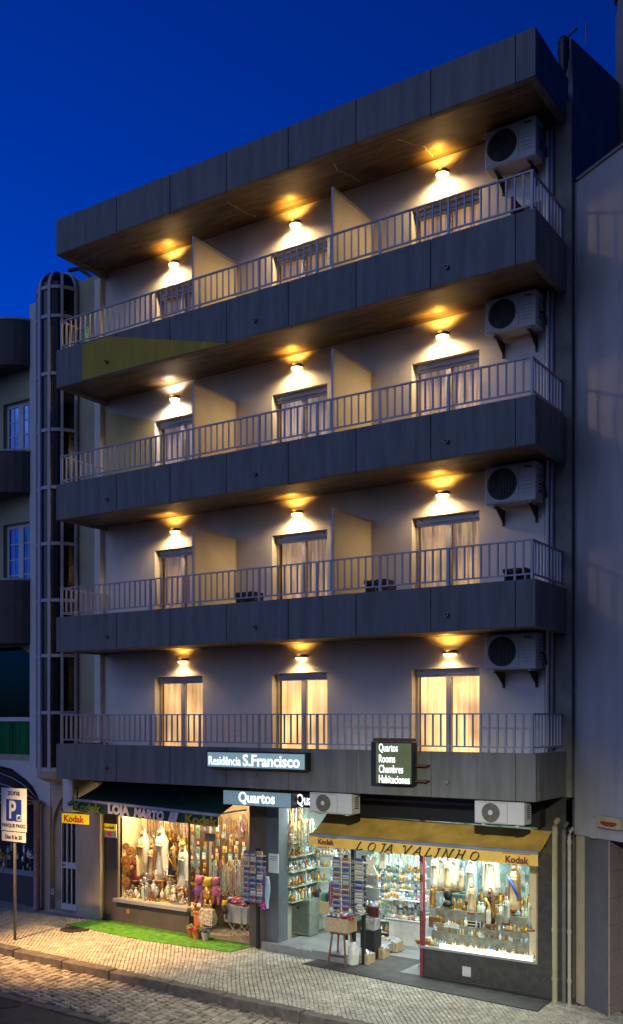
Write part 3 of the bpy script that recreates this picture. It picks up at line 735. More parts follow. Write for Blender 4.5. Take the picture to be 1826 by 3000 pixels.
# dark shutter housing behind the right awning
b = MB(); b.cbox(PX(850,YW-.05), BW-.35, YW-.28, YW-.001, 2.70, 3.19, .01)
tag(b.build('shutter_housing', black, B))
b = MB(); b.box(PX(860,.9), PX(1140,.9), YW-.3, YW-.285, 3.0, 3.04); b.build('housing_trim', M('purple_grey', (.14,.08,.13), .6), B)
# ================================================================ LEFT NEIGHBOUR
yb = M('yellowish_render', (.36,.32,.22), .85, var=.12, scale=1.5, bump=.1, bscale=90)
whr = M('white_trim', (.5,.5,.52), .7, var=.06)
drumm = M('dark_balcony_render', (.085,.08,.08), .85, var=.1, scale=2)
LB = thing('neighbouring_building', 'building at the left edge with curved dark balconies and a round glazed stair bay', 'building', (-4, 1.5, 0))
YL = 1.5
def Z(px, py, Y=YL): return P(px, py, Y).z
xr_ = PX(96, YL)
wins = [(PX(8,YL),PX(78,YL),Z(40,1100),Z(40,966)), (PX(8,YL),PX(78,YL),Z(40,1405),Z(40,1259)), (PX(-60,YL),PX(77,YL),Z(40,1816),Z(40,1555))]
b = MB(); facade(b, -12, PX(80,YL), Z(40,1846), Z(40,790), YL, wins, .25); b.build('wall', yb, LB)
b = MB(); b.box(PX(79.5,YL), -.2, YL-.10, YL+.3, Z(90,1858), Z(84,735)); b.box(PX(70,YL), PX(79,YL), YL+.301, YL+.6, 5, Z(72,740)); b.build('pilaster', whr, LB)
b = MB(); b.box(PX(160,YL), -.19, YL+.31, YL+.6, 3, Z(230,672)); b.build('recess_wall', yb, LB)
b = MB(); b.box(PX(211,YL+.25), PX(243,YL-.12), YL-.16, YL-.101, 3.3, Z(225,675)); b.build('recess_panel', yb, LB)
gw = M('reflecting_pane', (.01,.012,.02), .03, var=.02, spec=1.0, metal=0)
glz = glassmat('sky_glass', (.08,.1,.14), .6)
for (x0, x1, z0, z1) in wins[:2]:
    b = MB(); y = YL+.1; m = (x0+x1)/2
    for a, c in ((x0,x0+.1),(x1-.1,x1),(m-.09,m+.09)): b.box(a, c, y, y+.05, z0, z1)
    for a, c in ((x0+.1,m-.09),(m+.09,x1-.1)):
        b.box(a, c, y, y+.05, z1-.1, z1); mm = (a+c)/2; b.box(mm-.012, mm+.012, y+.01, y+.04, z0, z1-.1)
        for q in (1,2,3): zz = z1-.1-(z1-.1-z0)*q/3.6; b.box(a, mm-.012, y+.01, y+.04, zz-.012, zz+.012); b.box(mm+.012, c, y+.01, y+.04, zz-.012, zz+.012)
    f = b.build('window', whr, LB)
    b = MB(); b.quad((x0,y+.02,z0),(x1,y+.02,z0),(x1,y+.02,z1),(x0,y+.02,z1)); b.build('pane', M('blue_pane', (.35,.6,1), .12, metal=.95, var=.3, scale=2), f)
x0, x1, z0, z1 = wins[2]; zb_ = Z(40,1731)
b = MB(); b.box(x0, x1, YL+.08, YL+.14, zb_-.05, zb_+.05); b.box(x1-.04, x1-.002, YL+.08, YL+.14, z0, zb_-.05)
# arched head
pts = [(-60,1530),(0,1537),(25,1545),(50,1556),(70,1572),(77,1580)]
f = b.build('window', whr, LB)
b = MB()
for (p0, q0), (p1, q1) in zip(pts[:-1], pts[1:]): b.add([(PX(p0,YL),YL-.01,Z(p0,q0)),(PX(p1,YL),YL-.01,Z(p1,q1)),(PX(p1,YL),YL-.01,z1+.3),(PX(p0,YL),YL-.01,z1+.3)]+[(PX(p0,YL),YL+.06,Z(p0,q0)),(PX(p1,YL),YL+.06,Z(p1,q1)),(PX(p1,YL),YL+.06,z1+.3),(PX(p0,YL),YL+.06,z1+.3)], [(0,1,2,3),(0,4,5,1)])
b.build('arched_head', yb, LB)
b = MB(); b.quad((x0,YL+.16,z0),(x1,YL+.16,z0),(x1,YL+.16,z1),(x0,YL+.16,z1)); b.build('pane', gw, f)
b = MB(); b.box(x0,x1,YL+.36,YL+.4,z0-.1,z1+.1); b.build('backing', black, f)
gc = M('green_curtain', (.005,.16,.06), .8, var=.5, scale=7, stretch=(1,1,.02), emit=(.0,.09,.035), es=.05)
b = MB(); curtain(b, x0, x1-.12, YL+.13, z0, zb_-.05, .02); b.build('curtain', gc, f)
for (px, ty, by) in ((80,775,884),(80,1090,1188),(80,1398,1549)):
    zt, zbm = Z(px,ty), Z(px,by); n = 24; b = MB()
    cxx, rx, ry = -5.6, 5.6+PX(82,YL), 1.05
    out = []; inn = []
    for i in range(n+1):
        a = math.pi*i/n; out.append((cxx-rx*math.cos(a), YL-ry*math.sin(a))); inn.append((cxx-(rx-.12)*math.cos(a), YL-(ry-.12)*math.sin(a)))
    low = .05
    R0 = [(x,y,zbm) for x,y in out]; R1 = [(x,y,zt) for x,y in out]; R2 = [(x,y,zt) for x,y in inn]; R3 = [(x,y,zbm+.25) for x,y in inn]
    b.rings([R0,R1,R2,R3], cap=False, closed=False)
    k = len(b.v); b.add([*R0], [tuple(range(n+1))])
    b.build('balcony', drumm, LB)
    b = MB(); b.rings([[(cxx+(x-cxx)*s1, YL+(y-YL)*s2, z) for x,y in out] for s1,s2,z in ((1.004,1.02,zt-.01),(1.008,1.03,zt+.035),(.98,.95,zt+.036))], cap=False, closed=False); b.build('balcony_coping', whr, LB)
# round glazed bay
TC = Vector((PX(149,1.35), 1.35, 0)); TR = .56
rows = [1852,1715,1577,1443,1306,1170,1031,895,756,686]
zs = [P(149,r,.93).z for r in rows]
bayfr = M('bay_mullion', (.40,.39,.44), .5, var=.05); bayg = M('bay_glass', (.014,.011,.012), .25, var=.2, spec=.35)
bay = thing('glazed_stair_bay', 'tall round glazed stair bay with pale mullions and a domed top between the two buildings', 'stair bay', (TC.x, TC.y, zs[0]))
b = MB(); b.lathe([(TR-.03,zs[0]),(TR-.03,zs[-1])]+[((TR-.03)*math.cos(a), zs[-1]+.50*math.sin(a)) for a in (.3,.6,.9,1.2,1.5)], (TC.x,TC.y,0), 28); b.build('glass', bayg, bay)
angs = [-42+k for k in (-128,-96,-64,-58,-30,0,34,66,98,130)]
for a in angs:
    ca, sa = math.cos(RAD(a)), math.sin(RAD(a)); b = MB(); w = .032
    path = [(TR, zs[0]), (TR, zs[-1])]+[((TR)*math.cos(u), zs[-1]+.52*math.sin(u)) for u in (.3,.6,.9,1.2,1.5)]
    rings = []
    for i, (r, z) in enumerate(path):
        ww = w if i < 4 else w*max(.25, r/TR)
        rings.append([(TC.x+(r+d)*ca-s_*ww*sa, TC.y+(r+d)*sa+s_*ww*ca, z+(.0 if i < 2 else d*.5)) for d, s_ in ((-.06,-1),(-.06,1),(.02,1),(.02,-1))])
    b.rings(rings); b.build('mullion', bayfr, bay)
b = MB()
for z in zs:
    b = MB(); b.lathe([(TR-.04,z-.035),(TR+.005,z-.035),(TR+.005,z+.035),(TR-.04,z+.035)], (TC.x,TC.y,0), 28); b.build('transom', bayfr, bay)
b = MB(); b.lathe([(TR+.0,zs[0]-.036),(TR+.0,zs[0]-.2),(TR-.2,zs[0]-.3)], (TC.x,TC.y,0), 28); b.build('base_ring', beige, bay)
# curved roof edge behind the bay
b = MB(); q = [P(200,655,2.2), P(215,668,2.2), P(228,690,2.2)]
b.tube([P(165,650,2.0), P(190,646,2.1), P(212,660,2.2), P(226,676,2.2)], .05, 6); b.build('roof_edge', drumm, LB)
# ground storey with arches
YG = 1.36
def Zg(px, py): return P(px, py, YG).z
b = MB(); arc = [(-80,1838),(-30,1838),(0,1843),(28,1850),(52,1868),(72,1890),(86,1915),(92,1932)]
zt_ = Zg(40,1845)+.05
for (p0,q0),(p1,q1) in zip(arc[:-1], arc[1:]):
    A = (PX(p0,YG),YG,Zg(p0,q0)); C_ = (PX(p1,YG),YG,Zg(p1,q1))
    b.quad(A, C_, (C_[0],YG,zt_+.1), (A[0],YG,zt_+.1)); b.quad((A[0],YG+.4,A[2]), (C_[0],YG+.4,C_[2]), C_, A)
X1, X2 = PX(92,YG), PX(121,YG)
b.box(X1, X2, YG, YG+.4, -.1, zt_+.1)
b.build('arch', whr, LB)
b = MB(); b.box(PX(100,YG-.02), PX(121,YG-.02), YG-.03, YG-.001, -.05, Zg(105,1940)); arc2 = [(121,2010),(124,1985),(131,1955),(140,1932),(150,1915)]
b.build('pier', beige, LB)
b = MB(); b.box(X2+.001, PX(147,YG+.12), YG+.10, YG+.45, -.1, 3.3)
for (p0,q0),(p1,q1) in zip(arc2[:-1], arc2[1:]):
    b.quad((PX(p0,YG),YG+.02,Zg(p0,q0)), (PX(p1,YG),YG+.02,Zg(p1,q1)), (PX(p1,YG),YG+.02,3.3), (PX(p0,YG),YG+.02,3.3))
b.box(X2+.001, -.3, YG+.101, YG+.45, Zg(180,1950), 3.6)
b.build('porch_wall', beige, LB)
b = MB(); b.box(-12, X1, YG+.9, YG+1.0, -.1, 3.4); b.build('rear_wall', black, LB)
col = thing('stone_column', 'slim pink marble column under the arch at the left', 'column', (PX(89,1.2), 1.2, gz(-2)))
b = MB(); zc = P(89,1927,1.2).z; b.lathe([(.1,0.0),(.1,.06),(.082,.08),(.075,zc-.12),(.085,zc-.08),(.12,zc-.03),(.125,zc)], (PX(89,1.2),1.2,0), 14); b.build('shaft', M('pink_marble', (.30,.16,.13), .35, var=.2, scale=5), col, smooth=True)
# far-left shop window and its fan awning
xs0, xs1 = PX(-60,YG), PX(79,YG); z0, z1 = Zg(40,2108), Zg(40,1990)
b = MB(); b.box(xs0, X1-.01, YG+.05, YG+.12, -.1, z0); b.build('stall_riser', M('dark_grey_render', (.05,.05,.055), .6, var=.1), LB)
b = MB(); b.box(xs0, xs1+.05, YG+.1, YG+.7, z0-.03, z0-.001); b.build('display_sill', whr, LB)
fa = thing('awning', 'dark rounded fan awning with thin pale ribs under the far left arch', 'awning', (PX(20,1.0),YG,2.6))
b = MB(); cxa = PX(-20,YG); rxa = PX(94,YG)-cxa; za = Zg(90,1935); n = 12
for i in range(n):
    for j in range(6):
        def S(i_, j_):
            th = math.pi*i_/n; ph = (math.pi/2)*j_/6
            return (cxa+rxa*math.cos(th)*1, YG+.02-.75*math.sin(ph)*math.sin(th), za+ (Zg(0,1843)-za)*math.sin(th)*math.cos(ph)*.97)
        b.quad(S(i,j),S(i+1,j),S(i+1,j+1),S(i,j+1))
b.build('canopy', M('maroon_canvas', (.03,.022,.028), .8), fa, smooth=True)
b = MB()
for ph in (.45,.85,1.2,1.5): b.tube([(cxa+rxa*math.cos(th), YG+.0-.77*math.sin(ph)*math.sin(th), za+(Zg(0,1843)-za)*math.sin(th)*math.cos(ph)) for th in [math.pi*i/14 for i in range(15)]], .008, 5)
b.build('rib', whr, fa)
# barred door
YD = YG+.16
x0, x1 = PX(147,YD), PX(204,YD); z1 = P(160,1950,YD).z; z0 = P(175,2190,YD).z
b = MB(); b.box(x0,x0+.09,YD-.05,YD,z0,z1); b.box(x1-.08,x1,YD-.05,YD,z0,z1); b.box(x0+.09,x1-.08,YD-.05,YD,z0,z0+.14); zm = P(175,2083,YD).z; b.box(x0+.09,x1-.08,YD-.05,YD,zm-.07,zm+.07)
for i in range(1,4): xx = x0+.09+(x1-x0-.17)*i/4; b.box(xx-.018,xx+.018,YD-.045,YD-.01,z0+.14,zm-.07); b.box(xx-.018,xx+.018,YD-.045,YD-.01,zm+.07,z1)
dr = b.build('barred_door', whr, LB)
b = MB(); b.box(x0+.05,x1-.05,YD+.001,YD+.02,z0,z1); b.build('glass', black, dr)
b = MB(); b.box(x0+.1,x0+.14,YD-.055,YD-.051,zm-.03,zm+.03); b.box(x0+.16,x0+.2,YD-.055,YD-.051,zm-.02,zm+.02); b.build('lock', black, dr)
b = MB(); b.box(x0-.25,x1+.3,YG-.1,YD+.2,-.1,z0-.001); b.build('door_step', beige, LB)
b = MB(); b.cbox(x1+.01, PX(243,YW-.13), YW-.15, YW+.3, -.1, 3.19, .01); b.box(PX(206,.9),PX(243,.9),.9,YW-.16,3.1,3.18); tag(b.build('corner_pier', beige, B), 'pale beige stone pier left of the souvenir shop')
b = MB(); p = P(129,2140,YG-.03); 
p = P(128,2152,YG-.03); b = MB(); b.cbox(p.x-.06,p.x+.06,YG-.06,YG-.031,p.z-.02,p.z+.14,.006); b.build('intercom', alum, LB)

# ================================================================ PARKING SIGN
YP = -1.12; pb = PG(36, 2262); YP = pb.y; xp = pb.x
ps = thing('parking_sign', 'paid parking zone sign with blue P on a thin grey post at the kerb', 'sign', (xp, YP, pb.z))
postm = M('galvanised', (.17,.17,.18), .5, metal=.3)
b = MB(); zt = P(36,1905,YP).z; b.tube([(xp,YP,pb.z-.05),(xp,YP,zt)], .03, 10); b.build('post', postm, ps, smooth=True)
plate = M('sign_plate', (.46,.52,.56), .4, var=.05); ink1 = M('sign_ink', (.04,.05,.09), .5); blu = M('sign_blue', (.012,.035,.26), .4, var=.03)
Y = YP-.045
def R4(a, c, d, e): return PX(a,Y), PX(c,Y), P((a+c)/2,e,Y).z, P((a+c)/2,d,Y).z
x0,x1,z0,z1 = R4(3,64,1897,2001)
b = MB(); b.cbox(x0,x1,Y,Y+.012,z0,z1,.004); b.build('plate', plate, ps)
w = x1-x0; h = z1-z0
b = MB(); b.box(x0+w*.2,x1-w*.2,Y-.003,Y-.001,z0+h*.235,z0+h*.74); b.build('blue_field', blu, ps)
text('zona', .16, ink1, ps, ((x0+x1)/2, Y-.004, z1-h*.115), width=w*.48, bold=.002)
text('P', .5, plate, ps, ((x0+x1)/2-w*.035, Y-.005, z0+h*.5), width=w*.27, bold=.012)
b = MB(); a = x0+w*.62; c = z0+h*.26; b.box(a,a+w*.16,Y-.006,Y-.0045,c,c+h*.13); b.build('pictogram', plate, ps)
b = MB(); b.add([(a+.015,Y-.007,c+.015),(a+w*.16-.015,Y-.007,c+h*.03),(a+w*.16-.015,Y-.007,c+h*.13-.015),(a+.03,Y-.007,c+h*.09)], [(0,1,2,3)]); b.build('pictogram', blu, ps)
text('PARQUE PAGO', .1, ink1, ps, ((x0+x1)/2, Y-.004, z0+h*.13), width=w*.92, bold=.001)
x0,x1,z0,z1 = R4(4,62,2003,2026)
b = MB(); b.cbox(x0,x1,Y,Y+.012,z0,z1,.004); b.build('plate', plate, ps)
text('Dias 8 às 20', .11, ink1, ps, ((x0+x1)/2, Y-.004, (z0+z1)/2), width=(x1-x0)*.7, bold=.001)

# ================================================================ RIGHT NEIGHBOUR
A0 = Vector((BW+.10, YW+.1)); E = Vector((.8453,-.5343)); NN = Vector((-.5343,-.8453))
def SW(px, off=0.0):
    r = ray(px); o = A0+NN*off
    # CAM + r t = o + E s
    dx, dy = o.x-CAM[0], o.y-CAM[1]
    det = r[0]*(-E.y)+E.x*r[1]
    t = (dx*(-E.y)+E.x*dy)/det
    pt = Vector((CAM[0]+r[0]*t, CAM[1]+r[1]*t)); s = (pt-o).dot(E)
    return s, t
def ZW(px, py, off=0.0): return CAM[2]-(py-HY)/F*SW(px, off)[1]
RB = thing('corner_building', 'blue-grey rendered building at the right edge with stone tiled ground floor', 'building', (BW+1.5, 1.0, -.2))
def wbox(b, s0, s1, o0, o1, z0, z1):
    vs = []
    for z in (z0, z1):
        for s, o in ((s0,o1),(s1,o1),(s1,o0),(s0,o0)):
            p = A0+E*s+NN*o; vs.append((p.x,p.y,z))
    return b.add(vs, [(0,3,2,1),(4,5,6,7),(0,1,5,4),(1,2,6,5),(2,3,7,6),(3,0,4,7)])
rwall = M('blue_grey_render', (.34,.33,.34), .85, var=.12, scale=1.4, stretch=(1.5,1.5,.3), bump=.1, bscale=90)
zt0 = ZW(1398,430); zl = ZW(1395,2010)
b = MB(); wbox(b, .0, 5, -3, 0, zl, zt0); b.build('wall', rwall, RB)
b = MB(); wbox(b, .08, 5, -3.02, .03, zt0+.001, zt0+.05); b.build('coping', M('coping', (.2,.18,.17), .7), RB)
pink = M('pinkish_tile', (.30,.24,.25), .5, var=.08, scale=2)
s1 = SW(1405)[0]; s2 = SW(1461)[0]
b = MB(); wbox(b, -.02, s1, -.5, -.05, -.5, zl-.002); b.build('ground_wall', beige, RB)
b = MB(); wbox(b, s1+.002, s2, -.03, -.02, -.5, zl-.002); b.build('tiled_pier', M('dark_tile', (.10,.10,.115), .45, var=.1), RB)
cp = A0+E*s2+NN*(-.03); D2 = Vector((.174,.985)); n2 = Vector((.985,-.174))
b = MB()
zz = -.45; j = 0
while zz < zl-.01:
    zn = min(zz+.42, zl-.003)
    for i in range(8):
        a = .42*i+.003; c = .42*i+.417
        vs = []
        for z in (zz+.003, zn-.003):
            for dd, o in ((a,.0),(c,.0),(c,.02),(a,.02)):
                p = cp+D2*dd+n2*o; vs.append((p.x,p.y,z))
        b.add(vs, [(0,3,2,1),(4,5,6,7),(0,1,5,4),(1,2,6,5),(2,3,7,6),(3,0,4,7)])
    zz += .42
b.build('tile_cladding', pink, RB)
s3 = SW(1425,.04)[0]; s4 = SW(1438,.04)[0]
b = MB(); wbox(b, s3, s4, .001, .08, zl, ZW(1430,1966)); b.build('bracket_block', rwall, RB)
wl_ = thing('bulkhead_light', 'beige box fitting with a brown oval lens at the right edge above the tiled pier', 'light fitting', (cp.x, cp.y, ZW(1468,1995,.06)))
sa, sb = SW(1441,.06)[0], SW(1497,.06)[0]; za, zb = ZW(1468,1994,.06), ZW(1468,1966,.06)
b = MB(); wbox(b, sa, sb, .001, .09, za, zb); b.build('housing', M('fitting_beige', (.42,.36,.24), .5), wl_)
b = MB(); pts = []
for i in range(20):
    a = 2*math.pi*i/20; s = (sa+sb)/2+(sb-sa)*.36*math.cos(a); z = (za+zb)/2-.01+(zb-za)*.28*min(.45, math.sin(a)); p = A0+E*s+NN*.095; pts.append((p.x,p.y,z))
b.add(pts, [tuple(range(20))]); b.build('lens', M('brown_lens', (.25,.05,.02), .3), wl_)
# paved bit beyond handled by the pavement sheet; pipes between the buildings
yl = M('yellowed_pipe', (.34,.31,.2), .5, var=.12, scale=3)
for (px, w, y, top, mt, lab) in ((1336,.045,YW-.13,1990,yl,'thick yellowed drainpipe right of the stone shopfront'), (1358,.036,YW-.07,1998,M('grey_pipe', (.12,.13,.12), .5),'dark grey drainpipe between the two pale pipes'), (1371,.03,YW-.14,2012,M('pale_pipe', (.36,.34,.28), .5),'thin pale drainpipe nearest the blue-grey building')):
    x = PX(px, y); zt = P(px, top, y).z
    b = MB(); b.tube([(x,y,gz(x)-.02),(x,y,zt)]+([(x+.01,y+.02,zt+.07),(x+.02,y+.09,zt+.11)]), w, 10)
    for zz in (zt-.12, 1.0, .2): b.lathe([(w+.008,0),(w+.008,.05)], (x,y,zz), 10)
    t_ = b.build('drainpipe', mt, base=(x,y,gz(x)), label=lab, cat='drainpipe', smooth=False)
# ================================================================ SHOPS
ZC = 3.05
xA, xB_ = PX(244,YW), PX(283,YW)         # dark panel left of window
xC = PX(457,YW); xD = PX(602,YW); xE = PX(641,YW); xF = PX(672,YW); xG = PX(842,YW); xH = PX(1015,YW); xI = PX(1296,YW)
sill1 = PZ(283,2158,YW); sill2 = P(1015,2268,YW).z; base = -.25
b = MB(); b.box(xA+.002, xB_, YW-.02, YW+.2, base, ZC-.1); b.box(xB_+.001, xC, YW-.02, YW+.2, base, sill1-.05); b.box(xC-.05,xC+.0,YW+.01,YW+.03,sill1,2.9)
SF = b.build('shopfront', tilegrey, B); tag(SF, 'brown-grey stone panel framing the left souvenir shop')
b = MB(); b.cbox(xD, xE, YW-.03, YW+.45, base, ZC+.1, .006); b.build('stone_pillar', tilegrey, B)
b = MB(); b.cbox(xE+.002, xF, YW-.015, YW+.3, base, ZC+.1, .004); cl = b.build('clad_pillar', M('blue_grey_cladding', (.11,.13,.16), .35, metal=.3, var=.1), B)
b = MB(); b.box(xC, xD, YW-.02, YW+.1, 2.78, ZC+.1); b.build('shop_lintel', tilegrey, B)
b = MB(); b.box(xB_-.02, xC+.02, YW-.13, YW+.02, sill1-.09, sill1-.02); b.box(xB_-.02, xC+.02, YW-.131, YW-.128, sill1-.05, sill1-.03); b.build('window_sill', alum, B)
b = MB(); b.box(xH, xI, YW-.0, YW+.15, base-.1, sill2-.09); b.box(xI+.001, BW-.0, YW-.02, YW+.3, base-.1, ZC+.1); b.box(BW-.3,BW,YW-.019,YW+.3,2.7,3.2)
b.box(xF+.001, xI, YW+.031, YW+.12, 2.78, 3.2); tag(b.build('shopfront', darkstone, B), 'dark polished stone below and right of the right shop window')
b = MB(); zz = sill2-.09; b.box(xH-.02, xI, YW-.05, YW+.02, zz, zz+.04); b.build('window_sill', alum, B)
# interior shells
inw = M('shop_wall_warm', (.42,.33,.2), .7, var=.15, scale=3); inc = M('shop_wall_cool', (.33,.37,.35), .6, var=.08)
f1 = M('shop_floor_tiles', (.3,.27,.23), .35, var=.15, scale=3)
def room(x0, x1, y1, z0, z1, m, fm, nm):
    b = MB(); b.quad((x0,y1,z0),(x1,y1,z0),(x1,y1,z1),(x0,y1,z1)); b.quad((x0,YW+.1,z0),(x0,y1,z0),(x0,y1,z1),(x0,YW+.1,z1)); b.quad((x1,y1,z0),(x1,YW+.1,z0),(x1,YW+.1,z1),(x1,y1,z1)); b.quad((x0,YW+.1,z1),(x1,YW+.1,z1),(x1,y1,z1),(x0,y1,z1))
    b.build(nm, m, B)
    b = MB(); b.quad((x0,YW-.02,z0),(x1,YW-.02,z0),(x1,y1,z0),(x0,y1,z0)); b.build('shop_floor', fm, B)
flo = gz(4)+.05
room(xA+.2, xD+.3, YW+2.3, flo-.02, 3.0, inw, f1, 'shop_interior')
room(xE+.1, BW-.3, YW+4.2, gz(8)+.02, 2.98, inc, M('grey_floor_tiles', (.17,.18,.19), .3, var=.1, scale=3), 'shop_interior')
# raised hotel step
zs_ = gz(5.5)+.17
b = MB(); b.cbox(xE-.02, PX(838,YW-.12), YW-.14, YW-.022, gz(5.5)-.05, zs_, .01); b.box(xF, xG+.25, YW-.02, YW+1.6, gz(5.5)+.025, zs_-.002)
b.build('entrance_step', M('grey_marble', (.20,.21,.22), .35, var=.15, scale=4), B)
b = MB(); p = P(733,2281,YW-.145); 
for i in range(7): b.box(p.x-.2+i*.055, p.x-.16+i*.055, YW-.146, YW-.142, p.z-.05+(i % 3)*.006, p.z+.02)
b.build('step_vent', M('vent_grey', (.45,.47,.5), .5), B)
# glass
b = MB(); b.quad((xB_,YW+.005,sill1-.02),(xC,YW+.005,sill1-.02),(xC,YW+.005,2.9),(xB_,YW+.005,2.9)); b.build('shop_window', shopglass, B)
b = MB(); b.quad((xF,YW+.03,zs_),(xG,YW+.03,zs_),(xG,YW+.03,2.9),(xF,YW+.03,2.9)); b.build('shop_window', shopglass, B)
b = MB(); b.quad((xH+.05,YW+.02,sill2-.06),(xI,YW+.02,sill2-.06),(xI,YW+.02,2.9),(xH+.05,YW+.02,2.9)); b.build('shop_window', shopglass, B)
b = MB(); b.box(xB_-.0,xB_+.03,YW-.02+.02,YW+.04,sill1-.02,2.9); b.box(xI-.03,xI-.001,YW-.03,YW+.04,sill2-.06,2.6); b.build('window_frame', M('brass_trim', (.45,.35,.2), .4, metal=.4), B)
# ---- goods palette and prototypes
GM = {k: M('goods_'+k, c, r_, metal=m_, var=(.05 if k in ('white','cream','silver','lblue') else .25), scale=30) for k, (c, r_, m_) in {
 'white':((.66,.65,.6),.4,0),'cream':((.62,.5,.32),.5,0),'gold':((.62,.36,.07),.3,.6),'brown':((.2,.1,.04),.5,0),'dark':((.04,.025,.02),.5,0),'orange':((.45,.17,.04),.6,0),
 'blue':((.04,.10,.42),.5,0),'lblue':((.3,.45,.6),.5,0),'red':((.5,.03,.04),.5,0),'pink':((.42,.13,.22),.8,0),'purple':((.15,.06,.24),.7,0),'green':((.06,.25,.1),.6,0),'lgreen':((.4,.6,.42),.5,0),
 'yellow':((.6,.4,.04),.7,0),'silver':((.6,.62,.65),.25,.7),'skin':((.5,.32,.22),.5,0),'wood':((.16,.075,.04),.5,0),'card':((.42,.32,.2),.8,0),'grey':((.28,.29,.3),.6,0),'navy':((.03,.05,.14),.5,0),'maroon':((.2,.03,.06),.6,0),'magenta':((.5,.05,.35),.6,0)}.items()}
G = lambda *k: [GM[x] for x in k]
meshes = {}
def proto(key, b, mats, smooth=None):
    me = bpy.data.meshes.new(key); me.from_pydata(b.v, [], b.f)
    for m in mats: me.materials.append(m)
    me.polygons.foreach_set('material_index', b.mi); me.polygons.foreach_set('use_smooth', b.sm if smooth is None else [smooth]*len(b.f)); me.update()
    meshes[key] = me; return me
def fig(key, robe, trim, face='skin', basec='gold'):   # small figurine, 1 unit high
    b = MB(); b.smooth = True
    b.cur = 2; b.lathe([(.17,0),(.18,.03),(.15,.07)], seg=10)
    b.cur = 0; b.lathe([(.15,.07),(.14,.3),(.11,.55),(.14,.7),(.12,.78),(.07,.84),(.075,.9),(.05,.97),(.01,1)], seg=12, ey=.8, flute=.07)
    b.cur = 1; b.box(-.03,.03,-.14,-.09,.3,.7)
    b.cur = 3; b.ball((0,-.045,.9), .045, 6, rz=.055); b.ball((0,-.13,.68), .035, 6)
    return proto(key, b, G(robe, trim, basec, face))
figs = [fig('figurine_white','white','gold'), fig('figurine_cream','cream','gold'), fig('figurine_gold','gold','brown','gold'), fig('figurine_brown','brown','orange'), fig('figurine_blue','lblue','white')]
def bottle(key, c, cap):
    b = MB(); b.smooth = True; b.cur = 0; b.lathe([(.22,0),(.24,.05),(.24,.55),(.1,.75),(.09,.85)], seg=10); b.cur = 1; b.lathe([(.11,.85),(.12,1.0)], seg=8); return proto(key, b, G(c, cap))
bots = [bottle('bottle_silver','silver','blue'), bottle('bottle_white','white','lblue'), bottle('bottle_gold','gold','brown'), bottle('bottle_green','lgreen','white')]
def trinket(key, c1, c2):
    b = MB(); b.cur = 0; b.cbox(-.35,.35,-.2,.2,0,.12,.02); b.cur = 1; b.smooth = True
    b.ball((0,0,.42), .3, 8, rz=.32); b.cur = 0; b.ball((-.24,-.05,.25), .13, 6); b.ball((.25,-.03,.22), .12, 6); b.cur = 1; b.ball((.05,-.2,.65), .14, 6); b.lathe([(.04,.7),(.03,1.0)], seg=6); b.box(-.12,.12,-.02,.02,.84,.9)
    return proto(key, b, G(c1, c2))
trin = [trinket('trinket_a','brown','gold'), trinket('trinket_b','gold','cream'), trinket('trinket_c','white','silver'), trinket('trinket_d','orange','brown'), trinket('trinket_e','silver','lblue')]
def strands(key, cols, n=9, L=1.0, w=.3, knot=True):
    b = MB()
    for i in range(n):
        b.cur = random.randrange(len(cols)); x = random.uniform(-w/2, w/2); y = random.uniform(-.06,.06); l = L*random.uniform(.7,1)
        p = [(x*.3,y*.3,0)]+[(x+random.uniform(-.012,.012), y+random.uniform(-.012,.012), -l*k/5) for k in range(1,6)]
        b.tube(p, .011, 4)
        if knot: b.box(p[-1][0]-.018,p[-1][0]+.018,p[-1][1]-.005,p[-1][1]+.005,p[-1][2]-.05,p[-1][2])
        for k in range(1,6): b.ball(p[k], .02, 5)
    return proto(key, b, G(*cols))
strs = [strands('strands_gold', ('gold','cream','brown'), 10), strands('strands_mixed', ('white','red','lblue','gold'), 10), strands('strands_brown', ('brown','dark','orange'), 10), strands('strands_pale', ('white','silver','lblue'), 10), strands('strands_green', ('lgreen','white','silver'), 10)]
def blister(key, c1, c2):
    b = MB(); b.cur = 0; b.box(-.3,.3,-.01,.01,-.9,0); b.cur = 1; b.smooth = False; b.cbox(-.2,.2,-.09,-.011,-.8,-.35,.04); b.cur = 0; b.ball((0,-.06,-.2), .09, 6); return proto(key, b, G(c1, c2))
blis = [blister('card_white','grey','silver'), blister('card_cream','cream','gold'), blister('card_blue','lblue','white'), blister('card_dark','dark','brown'), blister('card_red','maroon','cream'), blister('card_gold','brown','gold'), blister('card_green','grey','green'), blister('card_navy','navy','silver')]
def plate_(key, c1, c2):
    b = MB(); b.smooth = False; n = 20
    for (r, y, c) in ((.5,0,0),(.38,-.03,1),(.2,-.05,0)): b.cur = c; b.prism([(r*math.cos(2*math.pi*i/n), r*math.sin(2*math.pi*i/n)) for i in range(n)][::-1], y-.03, y+.0)
    return proto(key, b, G(c1, c2))
plts = [plate_('plate_brown','brown','orange'), plate_('plate_gold','orange','brown')]
def put(kind, me, x, y, z, s, label, cat, group=None, rot=None):
    return meshobj(kind, me, (x, y, z), rot if rot is not None else random.uniform(-.4,.4), s, label, cat, group)
